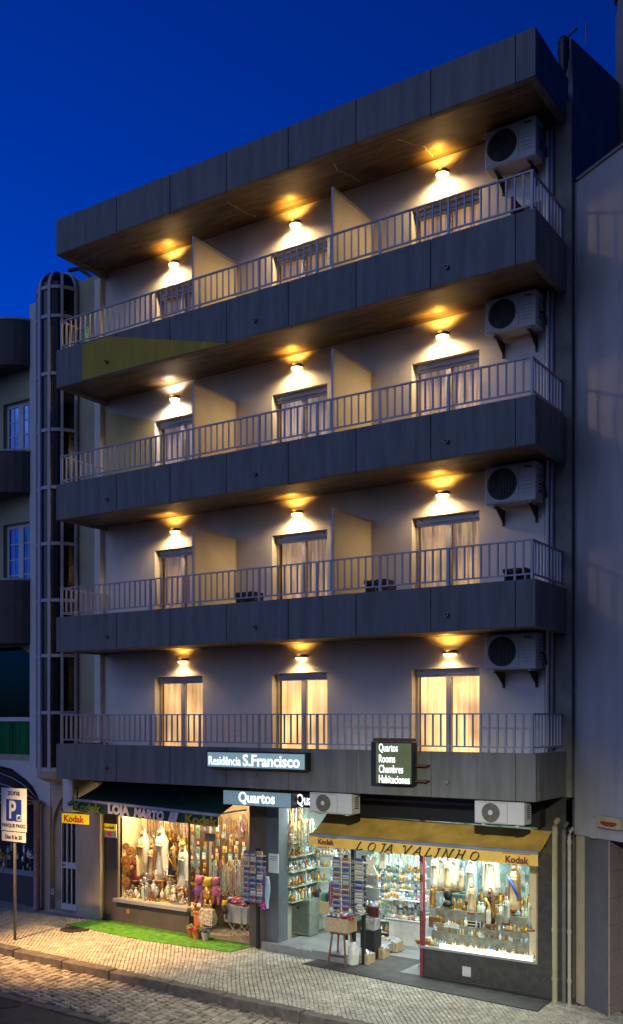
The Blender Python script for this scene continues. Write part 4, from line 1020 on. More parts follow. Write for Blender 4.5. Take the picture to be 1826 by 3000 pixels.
# ---- large statues with parts
def statue(label, x, y, z, h, robe='white', veil='white', trim='gold', crown=False, faceC='skin', rot=-.3, sash=None, arms=True, halo=False, slim=1.0, cat='statue', plinth='brown'):
    t = thing('statue', label, cat, (x, y, z)); c = (x, y, z)
    b = MB(); b.lathe([(.15*h,0),(.16*h,.02*h),(.16*h,.05*h),(.12*h,.07*h)], c, 14); b.build('plinth', GM[plinth], t)
    b = MB(); k = slim
    b.lathe([(.135*h*k,.065*h),(.12*h*k,.2*h),(.095*h*k,.45*h),(.09*h*k,.58*h),(.105*h*k,.68*h),(.115*h*k,.75*h),(.08*h*k,.81*h),(.03*h,.845*h)], c, 28, ey=.78, flute=.07, nf=7); b.build('robe', GM[robe], t, smooth=True)
    b = MB()      # veil: open at the front
    rings = []
    for (r, zf) in ((.145,.22),(.135,.4),(.125,.6),(.13,.74),(.1,.82),(.066,.87),(.063,.93),(.045,.975),(.01,.995)):
        rings.append([(x+r*h*k*math.cos(a)*(1+.05*math.sin(a*9)), y+.012*h+r*h*k*.82*math.sin(a)*(1+.05*math.sin(a*9)), z+zf*h) for a in [RAD(-52+284*i/20) for i in range(21)]])
    b.rings(rings, cap=False, closed=False); b.build('veil', GM[veil], t, smooth=True)
    b = MB(); b.ball((x,y-.012*h,z+.905*h), .042*h, 10, rz=.052*h); b.ball((x,y-.056*h,z+.9*h), .008*h, 6)
    b.build('face', GM[faceC], t, smooth=True)
    b = MB(); b.rings([[(x+sx*w_*h, y-yy*h+dy*h, z+zz*h) for sx, dy in ((-1,0),(1,0),(1,.02),(-1,.02))] for w_, yy, zz in ((.018,.10,.66),(.022,.115,.7),(.02,.115,.75),(.006,.11,.79))])
    b.tube([(x-.095*h*k,y-.02*h,z+.7*h),(x-.06*h,y-.08*h,z+.66*h),(x,y-.11*h,z+.69*h)], .02*h, 6); b.tube([(x+.095*h*k,y-.02*h,z+.7*h),(x+.06*h,y-.08*h,z+.66*h),(x,y-.11*h,z+.69*h)], .02*h, 6)
    b.build('hands', GM[faceC if not arms else robe], t, smooth=True)
    b = MB()
    for sx in (-1, 1): b.tube([(x+sx*.05*h,y-.07*h,z+.8*h),(x+sx*.085*h*k,y-.088*h*k,z+.6*h),(x+sx*.10*h*k,y-.085*h*k,z+.4*h),(x+sx*.115*h*k,y-.07*h*k,z+.22*h)], .0045*h, 4)
    b.tube([(x,y-.118*h,z+.66*h),(x-.01*h,y-.1*h*k,z+.5*h),(x+.005*h,y-.1*h*k,z+.36*h)], .007*h, 5)
    b.build('trim', GM[trim], t)
    if crown:
        b = MB(); n = 16; rings = []
        b.lathe([(.045*h,.965*h),(.06*h,1.0*h),(.065*h,1.03*h),(.03*h,1.06*h),(.005*h,1.075*h)], c, 12, flute=.12, nf=4); b.ball((x,y,z+1.085*h), .012*h, 6); b.build('crown', M('crown_gold', (.9,.55,.05), .3, metal=.5), t)
    if sash:
        b = MB(); b.tube([(x-.09*h,y-.07*h,z+.72*h),(x+.02*h,y-.11*h,z+.55*h),(x+.1*h,y-.07*h,z+.35*h),(x+.1*h,y+.02*h,z+.2*h)], .045*h, 8, .03*h); b.build('sash', GM[sash], t, smooth=True)
    if halo:
        b = MB(); b.tube([(x+.11*h*math.cos(2*math.pi*i/20), y+.05*h, z+.9*h+.11*h*math.sin(2*math.pi*i/20)) for i in range(21)], .005*h, 4); b.build('halo', GM['silver'], t)
    return t
def at(px, py, Y): p = P(px, py, Y); return p.x, p.y, p.z
def hpx(px, y0, y1, Y): return P(px, y0, Y).z-P(px, y1, Y).z

# ======== left shop window
pl = thing('display_table', 'low stepped display plinth inside the left shop window', 'display', (xB_, YW+.1, sill1))
b = MB(); b.box(xB_+.04, xC+.1, YW+.03, YW+.5, sill1-.2, sill1-.02); b.build('lower_step', GM['cream'], pl)
b = MB(); b.box(xB_+.04, xC, YW+.5, YW+.95, sill1-.1, sill1+.35); b.build('upper_step', GM['brown'], pl)
b = MB(); b.box(xB_+.05, xC+.2, YW+1.2, YW+1.22, sill1-.1, 2.9); b.build('back_panel', M('back_panel_olive', (.2,.14,.06), .7, var=.3, scale=4), pl)
b = MB(); b.box(xB_+.035, xB_+.05, YW+.1, YW+1.2, sill1-.02, 2.9); b.build('side_panel', GM['cream'], pl)
def st(label, px, ytop, ybot, Y, **k):
    x, y, z = at(px, ybot, Y); return statue(label, x, y, z, hpx(px, ytop, ybot, Y), **k)
st('tall white veiled statue, leftmost of the three large ones in the left shop window', 344, 1992, 2128, YW+.55, robe='cream')
st('tall white veiled statue in the middle of the left shop window', 388, 1990, 2124, YW+.5)
st('tall white veiled statue with golden star crown, right in the left shop window', 441, 2033, 2142, YW+.35, crown=True)
st('red-robed statuette with pale bust at the left of the left shop window', 328, 2058, 2122, YW+.3, robe='red', veil='cream', trim='gold')
st('cream statuette between the leftmost and middle white statues', 366, 2030, 2120, YW+.45, robe='cream', veil='orange')
st('mother and child statuette in dark blue and gold beside the crowned statue', 414, 2037, 2110, YW+.3, robe='navy', veil='gold', sash='orange')
st('clear bottle-shaped veiled figure on the front of the left window display', 352, 2122, 2168, YW+.12, robe='silver', veil='silver', trim='silver', faceC='silver')
st('pale veiled figure behind the leftmost big statue', 300, 1985, 2060, YW+.6, robe='white', veil='white')
for i in range(12):
    yy_ = YW+.14+.13*(i % 3)
    x, y, z = at(296, 2036+i*10+random.uniform(-7,7), yy_); x = xB_+.12; put('wall_plate', random.choice(plts), x, y, z, random.uniform(.13,.24), 'round brown souvenir plate on the cream left side of the left shop window', 'plate', 'souvenir plates in the left window', .75)
LBL1 = {'fig':('figurine','small gilded figurine crowded into the left shop window','figurine','figurines crowded in the left window'),
        'tri':('trinket','small golden trinket crowded into the left shop window','trinket','trinkets crowded in the left window'),
        'bot':('bottle','small souvenir bottle in the left shop window','bottle','bottles in the left window')}
def crowd(n, fx, fy, Y0, Y1, s0, s1, kinds, L, mats_fig=None):
    for i in range(n):
        k = random.choice(kinds); Y = random.uniform(Y0, Y1); px = fx(i/n)+random.uniform(-4,4); py = fy(i/n)+random.uniform(-5,5)
        x, y, z = at(px, py, Y); me = random.choice({'fig':mats_fig or figs[:4], 'tri':trin[:4] if mats_fig is None else trin, 'bot':bots}[k])
        a = L[k]; put(a[0], me, x, y, z, random.uniform(s0, s1)*(.6 if k == 'tri' else 1), a[1], a[2], a[3])
for row, (py, Y, s) in enumerate(((2172,YW+.06,.13),(2162,YW+.14,.17),(2150,YW+.24,.2),(2134,YW+.34,.22),(2118,YW+.44,.24),(2098,YW+.7,.26),(2060,YW+.9,.26),(2030,YW+1.0,.26))):
    crowd(24, lambda u: 290+u*166, lambda u, py=py: py-(1-u)*10, Y, Y+.08, s*.8, s*1.4, ['fig','tri','tri','bot'] if row < 3 else ['fig','tri'], LBL1)
for i in range(13):
    x, y, z = at(292+i*13.5, 1958, YW+.5+.15*(i % 2)); put('bead_strands', random.choice(strs[:3]), x, y, z, random.uniform(.3,.5), 'golden bead strands hanging at the top of the left shop window', 'rosaries', 'strands hanging in the left window', 0)
# ======== left shop entrance: racks of hanging cards
bk = M('peg_board', (.12,.085,.05), .7)
rk = thing('display_rack', 'pegboard rack of carded souvenirs at the left shop entrance', 'rack', (PX(480,YW+.7),YW+.7,flo))
b = MB(); b.box(PX(458,YW+.9),PX(600,YW+.9),YW+.92,YW+.95,flo,2.85); b.build('board', bk, rk)
b = MB(); b.box(PX(505,YW+.6)-.02,PX(505,YW+.6)+.02,YW+.6,YW+.64,flo,2.8); b.build('post', alum, rk)
for r in range(8):
    for c in range(9):
        x, y, z = at(462+c*15.5+random.uniform(-2,2), 1985+r*17+random.uniform(-2,2), YW+.75)
        if c < 3 or r < 5: put('souvenir_card', random.choice(blis), x, y, z, .17, 'small carded souvenir pegged in rows at the left shop entrance', 'souvenir', 'carded souvenirs at the left shop entrance', random.uniform(-.2,.2))
for i in range(20):
    x, y, z = at(520+i*3.7, random.choice((2070,2085)), YW+.5+.1*(i % 3)); put('bead_strands', random.choice(strs), x, y, z, .62, 'long strands of beads hanging in the left shop entrance', 'rosaries', 'bead strands in the left shop entrance', 0)
for i in range(12):
    x, y, z = at(532+i*5.6, 1950+random.uniform(0,45), YW+.25+.1*(i % 3)); put('bead_strands', random.choice(strs[:3]), x, y, z, .35, 'golden trinkets dangling below the lintel of the left shop entrance', 'rosaries', 'golden trinkets below the left lintel', 0)
for i in range(7):
    x, y, z = at(463+i*2.5, 2010+i*16, YW+.2); put('bead_strands', strs[3], x, y, z, .28, 'silvery blue strands hanging beside the left window edge', 'rosaries', 'silvery strands at the window edge', 0)
x, y, z = at(500, 2036, YW+.3)
b = MB(); x, y, z = at(505, 2025, YW+.2); b.box(x-.14,x+.14,y,y+.01,z-.0,z+.17); s_ = b.build('price_board', M('slate', (.2,.2,.22), .6, col2=(.05,.06,.08), scale=60, stretch=(.3,1,3)), base=(x,y,z), label='small dark slate with faint lines hanging left of the entrance goods', cat='sign')
# cloth dolls
def doll(label, px, ytop, ybot, Y, c1, c2):
    x, y, z = at(px, ybot, Y); h = hpx(px, ytop, ybot, Y); t = thing('plush_toy', label, 'plush toy', (x,y,z))
    b = MB(); b.lathe([(.12*h,.3*h),(.17*h,.4*h),(.14*h,.6*h),(.07*h,.68*h)], (x,y,z), 10)
    for sx in (-1,1): b.tube([(x+sx*.07*h,y,z+.35*h),(x+sx*.12*h,y-.03*h,z+.15*h),(x+sx*.14*h,y-.05*h,z+.02*h)], .06*h, 7, .05*h); b.tube([(x+sx*.1*h,y,z+.6*h),(x+sx*.22*h,y-.04*h,z+.45*h),(x+sx*.2*h,y-.08*h,z+.32*h)], .05*h, 7, .04*h)
    b.build('body', GM[c1], t, smooth=True)
    b = MB(); b.ball((x,y-.02*h,z+.82*h), .14*h, 10, rz=.15*h); b.ball((x-.12*h,y,z+.93*h), .05*h, 6); b.ball((x+.12*h,y,z+.93*h), .05*h, 6); b.build('head', GM[c2], t, smooth=True)
doll('yellow and orange plush toy hanging in the left shop entrance', 502, 2108, 2188, YW+.1, 'gold', 'yellow')
doll('pink plush toy hanging right of the yellow one in the left shop entrance', 521, 2108, 2178, YW+.1, 'pink', 'pink')
doll('lilac soft toy hanging left of the yellow plush toy', 481, 2104, 2182, YW+.15, 'purple', 'pink')
doll('small yellow and black soft toy sitting on the step beside the flower trough', 541, 2165, 2212, YW-.0, 'dark', 'yellow')
doll('small brown and orange soft toy on the step by the terracotta pot', 470, 2172, 2205, YW+.05, 'brown', 'orange')
# pot and patterned bag on the step
x, y, z = at(476, 2228, YW-.05); b = MB(); b.cbox(x-.12,x+.12,y,y+.22,z-.01,z+.24,.02); b.cbox(x-.14,x+.14,y-.02,y+.24,z+.24,z+.29,.01)
b.build('planter', M('terracotta', (.42,.14,.04), .7), base=(x,y,z), label='square terracotta planter on the left shop step', cat='planter')
x, y, z = at(500, 2226, YW-.08); b = MB(); b.rings([[(x+sx*w_,y+dy*d,z+zz) for sx, dy in ((-1,-1),(1,-1),(1,1),(-1,1))] for w_, d, zz in ((.17,.07,0),(.19,.09,.12),(.17,.05,.3),(.16,.02,.34))]); b.tube([(x-.08,y-.02,z+.33),(x-.05,y-.03,z+.42),(x+.05,y-.03,z+.42),(x+.08,y-.02,z+.33)], .01, 5)
b.build('tote_bag', M('patterned_cloth', (.6,.55,.42), .8, col2=(.08,.06,.04), scale=16), base=(x,y,z), label='cream patterned cloth bag leaning beside the terracotta planter', cat='bag')
x, y, z = at(460, 2205, YW-.1)
# wire stand with bowl of goods
def heap(b, c, r, n, ncol, s=.04, hz=.1):
    for i in range(n):
        a = random.uniform(0, 6.28); q = r*math.sqrt(random.random()); b.cur = random.randrange(ncol); b.ball((c[0]+q*math.cos(a), c[1]+q*math.sin(a)*.7, c[2]+hz*(1-q/r)*random.random()+.02), s*random.uniform(.6,1.2), 6)
def xstand(b, x, y, z0, z1, w, d):
    for yy in (y-d, y+d):
        b.tube([(x-w,yy,z0),(x+w,yy,z1)], .009, 5); b.tube([(x+w,yy,z0),(x-w,yy,z1)], .009, 5)
    for xx in (x-w, x+w): b.tube([(xx,y-d,z0+.01),(xx,y+d,z0+.01)], .009, 5); b.tube([(xx,y-d,z1),(xx,y+d,z1)], .009, 5); b.tube([(xx,y-d,z0),(xx,y+d,z1)], .008, 5)
p = PG(433, 2237); 
t = thing('folding_stand', 'small folding wire stand on the green mat under a bowl of silvery trinkets', 'stand', tuple(p))
b = MB(); xstand(b, p.x, p.y, p.z, p.z+.42, .15, .12); b.build('frame', GM['silver'], t)
b = MB(); b.lathe([(.12,0),(.2,.08),(.23,.17),(.21,.17),(.17,.08)], (p.x,p.y,p.z+.43), 16, ey=.8); b.build('bowl', GM['grey'], base=(p.x,p.y,p.z+.43), label='round bowl on the folding wire stand before the left shop', cat='bowl')
b = MB(); heap(b, (p.x,p.y,p.z+.56), .22, 60, 4, .03, .16); o = b.build('trinket_heap', G('silver','cream','brown','white'), base=(p.x,p.y,p.z+.55), label='heap of silvery trinkets in the bowl on the folding stand', cat='trinkets', kind='stuff')
# trough of flowers
p = PG(578, 2262)
t = thing('folding_stand', 'folding wire stand at the right end of the green mat under a grey flower trough', 'stand', tuple(p))
b = MB(); xstand(b, p.x, p.y, p.z, p.z+.36, .2, .14); b.build('frame', GM['silver'], t)
b = MB(); b.rings([[(p.x+sx*w_,p.y+dy*d,p.z+zz) for sx, dy in ((-1,-1),(1,-1),(1,1),(-1,1))] for w_, d, zz in ((.28,.15,.37),(.33,.19,.72))], cap=True)
for xx in (-.12,.14): b.box(p.x+xx,p.x+xx+.03,p.y-.2,p.y-.16,p.z+.38,p.z+.71)
b.build('flower_trough', M('pale_grey_box', (.3,.3,.31), .6), base=(p.x,p.y,p.z+.37), label='grey trough with dark straps holding red flowers outside the left shop', cat='trough')
for i in range(26):
    a = random.uniform(-.3,.3); yy = random.uniform(-.15,.12); b = MB(); c = (0,0,0)
    if i < 4:
        me = None
    if f'flower{i%4}' not in meshes:
        b.smooth = True
        for k in range(6): b.cur = 0; b.ball((.55*math.cos(k*1.05),.55*math.sin(k*1.05),.1), .42, 6, rz=.3)
        b.cur = 1; b.ball((0,0,.2), .35, 6); proto(f'flower{i%4}', b, G(('red','red','pink','blue')[i % 4], ('maroon','pink','white','lblue')[i % 4]))
    put('flower', meshes[f'flower{i%4}'], p.x+a, p.y+yy, p.z+.74+random.uniform(0,.1), random.uniform(.05,.08), ('bright red flower head in the grey trough','bright red flower head in the grey trough','pink flower head in the grey trough','blue flower head in the grey trough')[i % 4], 'flower', ('red flowers in the trough','red flowers in the trough','pink flowers in the trough','blue flowers in the trough')[i % 4])
b = MB(); x, y, z = at(632, 2178, YW-.2)
for i in range(14): a = i*.9; b.cur = i % 2; b.tube([(x,y,z),(x+.12*math.cos(a),y+.05*math.sin(a*2),z+.1*math.sin(a))], .02, 5)
b.build('bow', G('magenta','magenta'), base=(x,y,z), label='magenta ribbon bow at the foot of the stone pillar', cat='bow')
# postcard racks
cards = G('blue','navy','orange','cream','purple','maroon','lblue','brown')
def card_rack(label, clabel, grp, px0, px1, ytop, ybot, Y, rows, cols, pal, post=True):
    x0, x1 = PX(px0, Y), PX(px1, Y); zt = P((px0+px1)/2, ytop, Y).z; zb = P((px0+px1)/2, ybot, Y).z
    t = thing('postcard_rack', label, 'rack', ((x0+x1)/2, Y, gz(x0)))
    b = MB(); 
    for r in range(rows):
        z = zb+(zt-zb)*r/rows
        b.tube([(x0,Y-.08,z),(x1,Y-.08,z)], .006, 4); b.tube([(x0,Y-.08,z+.045),(x1,Y-.08,z+.045)], .006, 4); b.tube([(x0,Y-.08,z+.045),(x0,Y+.1,z)], .005, 4); b.tube([(x1,Y-.08,z+.045),(x1,Y+.1,z)], .005, 4)
        b.box(x0,x1,Y-.08,Y+.05,z-.004,z)
    for xx in [x0+(x1-x0)*c/cols for c in range(cols+1)]: b.tube([(xx,Y-.085,zb),(xx,Y-.085,zt)], .004, 4)
    b.build('wire_frame', GM['silver'], t)
    b = MB(); b.box((x0+x1)/2-.03,(x0+x1)/2+.03,Y+.12,Y+.18,gz(x0)+.02,zt+.02); b.build('post', black, t)
    for r in range(rows):
        for c in range(cols):
            cw = (x1-x0)/cols; xx = x0+cw*(c+.5); z = zb+(zt-zb)*r/rows
            if 'pc' not in meshes:
                for q in range(len(cards)):
                    bb = MB(); bb.cur = 0; bb.box(-.5,.5,-.02,.02,0,1); bb.cur = 1; bb.box(-.42,.42,-.026,-.021,.35,.85); bb.cur = 2; bb.box(-.42,.42,-.026,-.021,.1,.28); proto('pc%d' % q, bb, [cards[q], cards[(q*3+1) % 8], GM['white']])
                meshes['pc'] = 1
            hh = (zt-zb)/rows*.86
            o = meshobj('postcard', meshes['pc%d' % random.choice(pal)], (xx, Y-.02, z+.002), random.uniform(-.08,.08), (cw*.82, .3, hh), clabel, 'postcard', grp)
            o.rotation_euler[0] = -.12
    return t
card_rack('tall wire postcard rack of blue and purple cards by the stone pillar', 'souvenir postcard in the wire rack by the stone pillar', 'postcards in the rack by the stone pillar', 587, 634, 2046, 2168, YW-.32, 9, 3, [0,1,4,0,5,6,3])
card_rack('left of the two tall postcard racks below the yellow awning', 'postcard in the left of the two racks below the yellow awning', 'postcards in the left rack under the yellow awning', 801, 845, 2062, 2195, YW-.1, 10, 2, [0,1,2,5,7,4])
card_rack('narrow postcard rack right of the dark post below the yellow awning', 'postcard in the narrow rack right of the dark post', 'postcards in the narrow rack', 853, 878, 2064, 2200, YW-.1, 10, 1, [0,3,6,2,6])
for (pa, c, lab) in ((634,'purple','purple scarf hanging from the postcard rack by the stone pillar'), (644,'lblue','pale blue scarf hanging at the stone pillar corner'), (797,'maroon','crimson scarf hanging left of the racks below the yellow awning')):
    x, y, z = at(pa, {634:2088,644:2110,797:2122}[pa], YW-.28 if pa < 700 else YW-.1); L_ = .62 if pa < 700 else .45
    b = MB(); rr = []
    for k in range(7):
        w_ = .035+.03*math.sin(k*.6); rr.append([(x+w_*math.cos(a)+.01*math.sin(k), y+.03*math.sin(a), z-L_*k/6) for a in [i*math.pi/4 for i in range(8)]])
    b.rings(rr); b.build('scarf', GM[c], base=(x,y,z-L_), label=lab, cat='scarf')
# notice on the pillar (its square code left out)
x0, x1 = PX(647,YW-.04), PX(671,YW-.04); z0, z1 = P(660,2101,YW-.04).z, P(660,2055,YW-.04).z
t = thing('notice', 'white paper notice taped to the stone pillar', 'notice', (x0, YW-.04, z0))
b = MB(); b.box(x0,x1,YW-.045,YW-.034,z0,z1); b.build('sheet', M('paper', (.5,.58,.66), .7, var=.03), t)
b = MB()
for i, (a, c) in enumerate(((.1,.9),(.1,.8),(.1,.86))): b.box(x0+(x1-x0)*a,x0+(x1-x0)*c,YW-.048,YW-.0455,z1-.06-i*.035,z1-.05-i*.035)
b.build('printed_line', M('print_blue', (.08,.12,.25), .6), t)
# socket plate under the left window
p = P(309,2193,YW-.022); b = MB(); b.box(p.x-.05,p.x+.05,YW-.03,YW-.0205,p.z-.05,p.z+.05); b.build('socket_plate', M('orange_plate', (.42,.16,.06), .5), B)
p = P(1124,2339,YW-.0); b = MB(); b.box(p.x-.08,p.x+.08,YW-.012,YW-.001,p.z-.08,p.z+.09)
b.build('notice_plate', M('plate_pale', (.5,.47,.5), .5), B)

# ======== glazed part of the right shop (raised)
def shelf(name, label, px0, px1, py, Y, d, m, th=.02, cat='shelf'):
    a = P(px0, py, Y); c = P(px1, py, Y); z = a.z
    b = MB(); b.box(a.x, c.x, Y-.02, Y+d, z-th, z); return b.build(name, m, base=(a.x,Y,z), label=label, cat=cat), a.x, c.x, z
glsh = M('shelf_glass_edge', (.25,.38,.35), .2, spec=.8)
LB2 = {'fig':('figurine','small figurine on the glass shelves behind the blue-grey pillar','figurine','figurines on the glass shelves'), 'tri':('trinket','small trinket on the glass shelves behind the blue-grey pillar','trinket','trinkets on the glass shelves'), 'bot':('bottle','souvenir bottle on the glass shelves behind the blue-grey pillar','bottle','bottles on the glass shelves')}
nth = ['top','second','third','fourth','lowest']
for i, z in enumerate((2.0,1.72,1.42,1.12,.82)):
    Y = YW+1.3
    b = MB(); xa, xb = PX(674,Y), PX(800,Y); b.box(xa, xb, Y-.05, Y+.4, z-.02, z)
    b.build('glass_shelf', glsh, base=(xa,Y,z), label=f'{nth[i]} glass shelf in the glazed part of the right shop', cat='shelf')
    for k in range(9):
        kk_ = random.choice(['fig','tri','bot','tri']); me = random.choice({'fig':figs,'tri':trin,'bot':bots}[kk_]); a_ = LB2[kk_]
        put(a_[0], me, xa+(xb-xa)*(k+.5)/9, Y+.05, z, random.uniform(.14,.2), a_[1], a_[2], a_[3])
for i in range(22):
    x, y, z = at(678+i*7.5, 1975+random.uniform(-8,10)+(12 if i > 10 else 0), YW+.4+.15*(i % 3)); put('bead_strands', random.choice(strs[:2]+[strs[4]]), x, y, z, random.uniform(.45,.65), 'pale golden strands hanging thickly behind the glass beside the blue-grey pillar', 'rosaries', 'strands hanging behind the glass', 0)
for i in range(10):
    x, y, z = at(768+i*4.5, 2062, YW+.9); put('candle', bots[1], x, y, z, .16, 'pale candle in the row behind the racks below the yellow awning', 'candle', 'pale candles in a row', 0)
Y = YW+.75; x0, x1 = PX(690,Y), PX(746,Y); z0, z1 = zs_+.01, P(715,2163,Y).z
t = thing('metal_cabinet', 'low grey-green metal cabinet panel behind the glass above the entrance step', 'cabinet', (x0,Y,z0))
b = MB(); b.cbox(x0,x1,Y,Y+.35,z0,z1,.01); b.build('body', M('cabinet_green', (.18,.22,.2), .4, metal=.3), t)
b = MB(); b.box(x0+.05,x1-.05,Y-.006,Y-.001,z0+.05,z1-.05); b.build('door', M('cabinet_door', (.09,.12,.11), .4), t); b = MB(); b.box((x0+x1)/2-.03,(x0+x1)/2+.03,Y-.012,Y-.007,z1-.2,z1-.14); b.build('lock', black, t)
Y = YW+1.1; xa, xb = PX(748,Y), PX(800,Y); z = P(775,2165,Y).z
t = thing('counter', 'pale counter with books behind the glass left of the postcard racks', 'counter', (xa,Y,zs_))
b = MB(); b.box(xa,xb,Y,Y+.6,z-.3,z-.05); b.build('cupboard', GM['card'], t)
for i in range(7):
    b = MB(); xx = xa+.03+i*.075; b.box(xx,xx+.05,Y+.05,Y+.2,z-.049,z+.12); b.build('book', random.choice(G('grey','green','dark','white','navy')), base=(xx,Y,z-.05), label='upright book on the counter behind the glass', cat='book', group='books on the counter')
# shelves along the inner side wall, seen through the glass
for i, z in enumerate((2.0,1.72,1.42,1.12,.82)):
    xs_ = xE+.12; b = MB(); b.box(xs_, xs_+.26, YW+.35, YW+1.2, z-.02, z)
    b.build('glass_shelf', glsh, base=(xs_,YW+.35,z), label=f'{nth[i]} glass shelf on the side wall just behind the blue-grey pillar', cat='shelf')
    for k in range(13):
        kk_ = random.choice(['fig','tri','bot','tri']); me = random.choice({'fig':figs,'tri':trin,'bot':bots}[kk_]); a_ = LB2[kk_]
        put(a_[0], me, xs_+.08+.1*(k % 2), YW+.38+.8*(k+.5)/13, z, random.uniform(.13,.22), a_[1], a_[2], a_[3], .8)
for i in range(16):
    put('bead_strands', random.choice(strs[:2]+[strs[4]]), xE+.16, YW+.3+.06*i, 2.72+random.uniform(-.05,.05), random.uniform(.5,.65), 'pale golden strands hanging thickly behind the glass beside the blue-grey pillar', 'rosaries', 'strands hanging behind the glass', .9)
# ======== right shop entrance
dkp = thing('door_post', 'dark post between the postcard racks below the yellow awning', 'post', (PX(849,YW-.05),YW,gz(6.5)))
b = MB(); xx = PX(849,YW-.02); b.box(xx-.035,xx+.035,YW-.03,YW+.05,gz(6.5),2.75); b.build('pole', black, dkp); b = MB(); b.box(xx-.12,xx+.12,YW-.04,YW+.2,2.2,2.75); b.build('cap', black, dkp)
dkp = thing('door_post', 'slim dark post with hanging trinkets between the entrance and the right shop window', 'post', (xH,YW,gz(8)))
b = MB(); b.box(xH-.02,xH+.045,YW-.03,YW+.06,gz(8)-.05,2.75); b.build('pole', GM['maroon'], dkp)
for i in range(9):
    x, y, z = at(1015, 2056+i*22, YW-.08); put('bead_strands', random.choice((strs[2],strs[2],strs[1])), x, y, z, .2, 'small dark trinkets hanging down the post left of the right shop window', 'trinkets', 'trinkets down the post', 0)
LB3 = {'bot':('bottle','small pale souvenir on the white wall shelves deep in the right shop','souvenir','souvenirs on the white wall shelves'),'tri':('trinket','tiny silvery trinket on the white wall shelves deep in the right shop','trinket','trinkets on the white wall shelves'),'fig':('figurine','small white figurine on the white wall shelves deep in the right shop','figurine','figurines on the white wall shelves')}
wsh = M('white_shelf', (.6,.62,.64), .4)
Y = YW+2.3
for i, py in enumerate((2078,2106,2134,2160,2186,2212,2240)):
    pa, pb_ = 868, 1018; a = P(900, py, Y); xa, xb = PX(pa,Y), PX(pb_,Y); z = a.z-.04*0
    b = MB(); b.box(xa, xb, Y, Y+.32, z-.025, z); b.build('wall_shelf', wsh, base=(xa,Y,z), label=['topmost','second','third','fourth','fifth','sixth','lowest'][i]+' long white wall shelf deep in the right shop', cat='shelf')
    n = 26
    for k in range(n):
        kk_ = random.choice(['fig','bot','tri','bot']); me = random.choice({'fig':[figs[0],figs[4],figs[0],figs[1]],'bot':[bots[0],bots[1],bots[3],bots[1]],'tri':[trin[2],trin[4],trin[0]]}[kk_]); a_ = LB3[kk_]
        put(a_[0], me, xa+(xb-xa)*(k+.5)/n, Y+.05+.12*(k % 2), z, random.uniform(.11,.19), a_[1], a_[2], a_[3])
for i in range(15):
    x, y, z = at(905+i*7, 2052+random.uniform(-4,6), YW+1.5); put('bead_strands', random.choice(strs[3:5]), x, y, z, .32, 'pale strands hanging from the ceiling deep in the right shop', 'rosaries', 'pale strands in the right shop', 0)
# crossed cloths and bags near the entrance
b = MB(); x, y, z = at(893, 2085, YW+.1)
for sg in (-1,1): b.add([(x-sg*.13,y,z+.16),(x-sg*.03,y,z+.18),(x+sg*.15,y-.01,z-.15),(x+sg*.04,y-.01,z-.17),(x-sg*.13,y+.02,z+.16),(x-sg*.03,y+.02,z+.18),(x+sg*.15,y+.01,z-.15),(x+sg*.04,y+.01,z-.17)], [(0,1,2,3),(4,7,6,5),(0,3,7,4),(1,5,6,2)])
b.build('white_cloth', GM['white'], base=(x,y,z), label='crossed white cloths hanging at the top of the right shop entrance', cat='cloth')
x, y, z = at(920, 2075, YW+.3); b = MB(); b.box(x-.06,x+.06,y,y+.02,z-.12,z+.22); b.build('white_cloth', GM['white'], base=(x,y,z), label='single white cloth hanging right of the crossed cloths', cat='cloth')
for k, (px, py, c, w_) in enumerate(((893,2118,'grey',.14),(895,2150,'silver',.15),(880,2190,'brown',.09),(900,2195,'maroon',.1))):
    x, y, z = at(px, py, YW+.15); b = MB(); b.box(x-w_,x+w_,y,y+.03,z-.1,z+.1)
    for i in range(4): b.cur = 1; b.box(x-w_*.9+i*w_*.47,x-w_*.9+i*w_*.47+w_*.35,y-.01,y-.001,z-.08,z+.07)
    b.build('pinned_souvenirs', G(c,'silver' if k < 2 else 'dark'), base=(x,y,z), label=['upper grey panel of pinned souvenirs at the right shop entrance','lower silver panel of pinned souvenirs at the right shop entrance','brown leather goods panel at the right shop entrance','maroon leather goods panel at the right shop entrance'][k], cat='panel')
x, y, z = at(893, 2236, YW+.55); b = MB(); b.rings([[(x+sx*w_,y+dy*d,z+zz) for sx, dy in ((-1,-1),(1,-1),(1,1),(-1,1))] for w_, d, zz in ((.13,.10,0),(.15,.11,.2),(.13,.05,.38))]); b.build('plastic_bag', M('clear_bag', (.28,.30,.32), .25, var=.3, scale=12, bump=.5), base=(x,y,z), label='large pale plastic bag standing at the right shop entrance', cat='bag')
b = MB(); x, y, z = at(893, 2236, YW+.55); b.box(PX(893,YW+.55)-.15,PX(893,YW+.55)+.15,y-.14,y+.14,gz(6.7)+.03,P(893,2236,YW+.55).z-.002); b.build('plinth_box', black, base=(x,y,z), label='black plinth under the pale plastic bag', cat='plinth')
